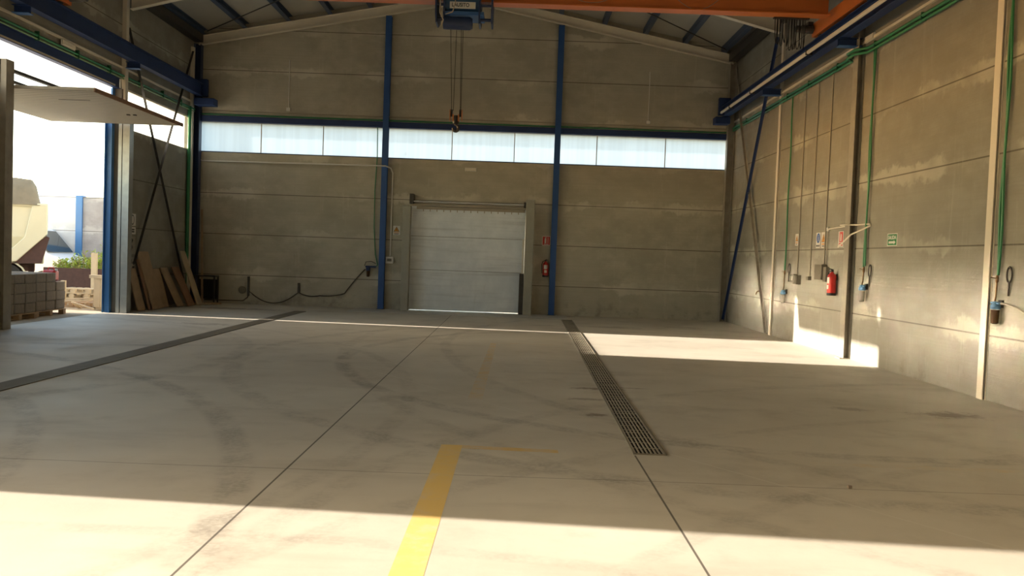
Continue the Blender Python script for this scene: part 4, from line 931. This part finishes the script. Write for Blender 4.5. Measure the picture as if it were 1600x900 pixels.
for x, z1, rx, lab in ((-13.35, 1.25, .30, 'yellow green shrub at the left end of the row behind the rusty screen'), (-12.85, 1.45, .33, 'yellow green shrub, second from left behind the rusty screen'),
                       (-12.35, 1.50, .33, 'yellow green shrub, third from left behind the rusty screen'), (-11.95, 2.15, .26, 'tallest green shrub behind the timber stake'), (-11.6, 1.5, .30, 'green shrub partly hidden by the blue column')):
    bush(x, 24.78, .6, z1, rx, 34, lab, int(x*100) % 97)
# block pallets
def pallet(x0, y0, lx, ly, label, z0=-.02, group='pallets in the yard', mat='timber'):
    t = thing('wooden_pallet', label, 'pallet', (x0+lx/2, y0+ly/2, z0), group)
    for k in range(5):
        MB().box(x0+k*(lx-.1)/4, x0+k*(lx-.1)/4+.1, y0, y0+ly, z0+.11, z0+.13).build('deck_board', M[mat], t)
    for k in range(3):
        y = y0+k*(ly-.1)/2; MB().box(x0, x0+lx, y, y+.1, z0+.0, z0+.022).build('bottom_board', M[mat], t)
        for j in range(3): MB().box(x0+j*(lx-.12)/2, x0+j*(lx-.12)/2+.12, y, y+.1, z0+.022, z0+.11).build('spacer_block', M[mat], t)
    return t
BL = .36; random.seed(11)
blk = None; cnt = 0
words_row = ['bottom row', 'second row', 'third row', 'top row']; words_col = ['first', 'second', 'third', 'fourth']
for pi, (x0, y0, pn) in enumerate(((-11.20, 16.75, 'nearer'), (-11.30, 18.10, 'farther'))):
    pallet(x0, y0, .95, 1.2, f'timber pallet under the {pn} stack of concrete blocks')
    for row in range(4):
        for ix in range(2):
            for iy in range(3):
                if pi == 1 and row == 3 and iy == 2: continue
                wx, wy, hz = .45, .38, .205
                x = x0+.01+ix*.475+random.uniform(-.012, .012); y = y0+.005+iy*.40+random.uniform(-.01, .01); z = .115+row*.208
                lab = f"concrete block in the {pn} stack, {words_row[row]}, {['nearest', 'middle', 'farthest'][iy]} of its row, {'outer' if ix == 0 else 'hall'} side"
                if blk is None:
                    blk = MB().box(0, wx, 0, wy, 0, hz).build('concrete_block', M['block'], base=(0, 0, 0), bevel=.012); o = blk
                else: o = blk.copy(); COL.objects.link(o)
                o.location = (x, y, z); o.rotation_euler = (0, 0, random.uniform(-.012, .012))
                tag(o, lab, 'block', 'concrete blocks stacked on pallets')
# red jerrycan on the far stack
t = thing('jerrycan', 'red plastic jerrycan on top of the farther block stack', 'jerrycan', (-10.75, 19.1, .75))
MB().box(-10.72, -10.42, 18.93, 19.14, .742, 1.0).build('can', M['red'], t, bevel=.04)
MB().tube([(-10.63, 19.03, 1.0), (-10.61, 19.03, 1.05), (-10.50, 19.03, 1.05), (-10.48, 19.03, 1.0)], .014, 8).build('handle', M['red'], t)
MB().lathe((-10.44, 19.03, .98), [(.03, 0), (.03, .04), (.02, .045)], 12).build('cap', M['white'], t)
# loose pallets and planks beyond
pallet(-11.75, 21.2, 1.0, 1.0, 'sunlit pallet lying lowest in the yard behind the block stacks')
for k, (z, lab) in enumerate(((.12, 'second pallet from the ground of the sunlit pile'), (.26, 'third pallet from the ground of the sunlit pile'), (.40, 'topmost pallet of the sunlit pile'))):
    pallet(-12.35+.02*k, 22.4+.03*k, .9, .8, lab, z-.14, mat='pale_timber')
board((-11.3, 20.9, .14), (-10.25, 21.1, .20), .12, .03, 'sunlit plank lying across the low pallet', 'pale_timber', (0, 1, 0))
board((-11.35, 21.2, .17), (-10.30, 21.35, .24), .10, .03, 'second sunlit plank lying across the low pallet', 'pale_timber', (0, 1, 0))
board((-10.75, 20.35, .16), (-10.30, 20.5, .0), .08, .03, 'short broken plank on the ground beside the planked crate', 'pale_timber', (0, 1, 0))
board((-10.75, 20.36, .17), (-10.72, 20.65, .0), .09, .03, 'stub of plank propped on the ground near the blue column', 'pale_timber', (1, 0, 0))
tag(MB().box(-11.86, -11.72, 23.4, 23.5, -.02, 1.36).build('timber_stake', M['pale_timber'], base=(-11.8, 23.45, 0)), 'tall pale timber stake standing before the rusty screen', 'stake')
tag(MB().box(-12.0, -11.90, 22.1, 22.2, -.02, .62).build('timber_stake', M['pale_timber'], base=(-12, 22.1, 0)), 'short pale stake left of the planked crate', 'stake')
t = thing('planked_crate', 'pale planked timber crate beside the blue column outside the door', 'crate', (-10.2, 20.7, 0))
ORG[t.name] = Vector((-10.36, 20.7, 0))
for k in range(4): MB().box(-10.50+k*.165, -10.345+k*.165, 20.55, 20.57, .06, .78).build('slat', M['pale_timber'], t)
MB().box(-10.60, -9.80, 20.52, 20.60, .78, .86).box(-10.52, -9.82, 20.57, 20.62, .0, .06).build('rail', M['pale_timber'], t)
MB().box(-10.50, -9.84, 21.05, 21.09, .0, .78).box(-10.50, -10.46, 20.57, 21.05, 0, .78).box(-9.88, -9.84, 20.57, 21.05, 0, .78).build('box', M['timber'], t)
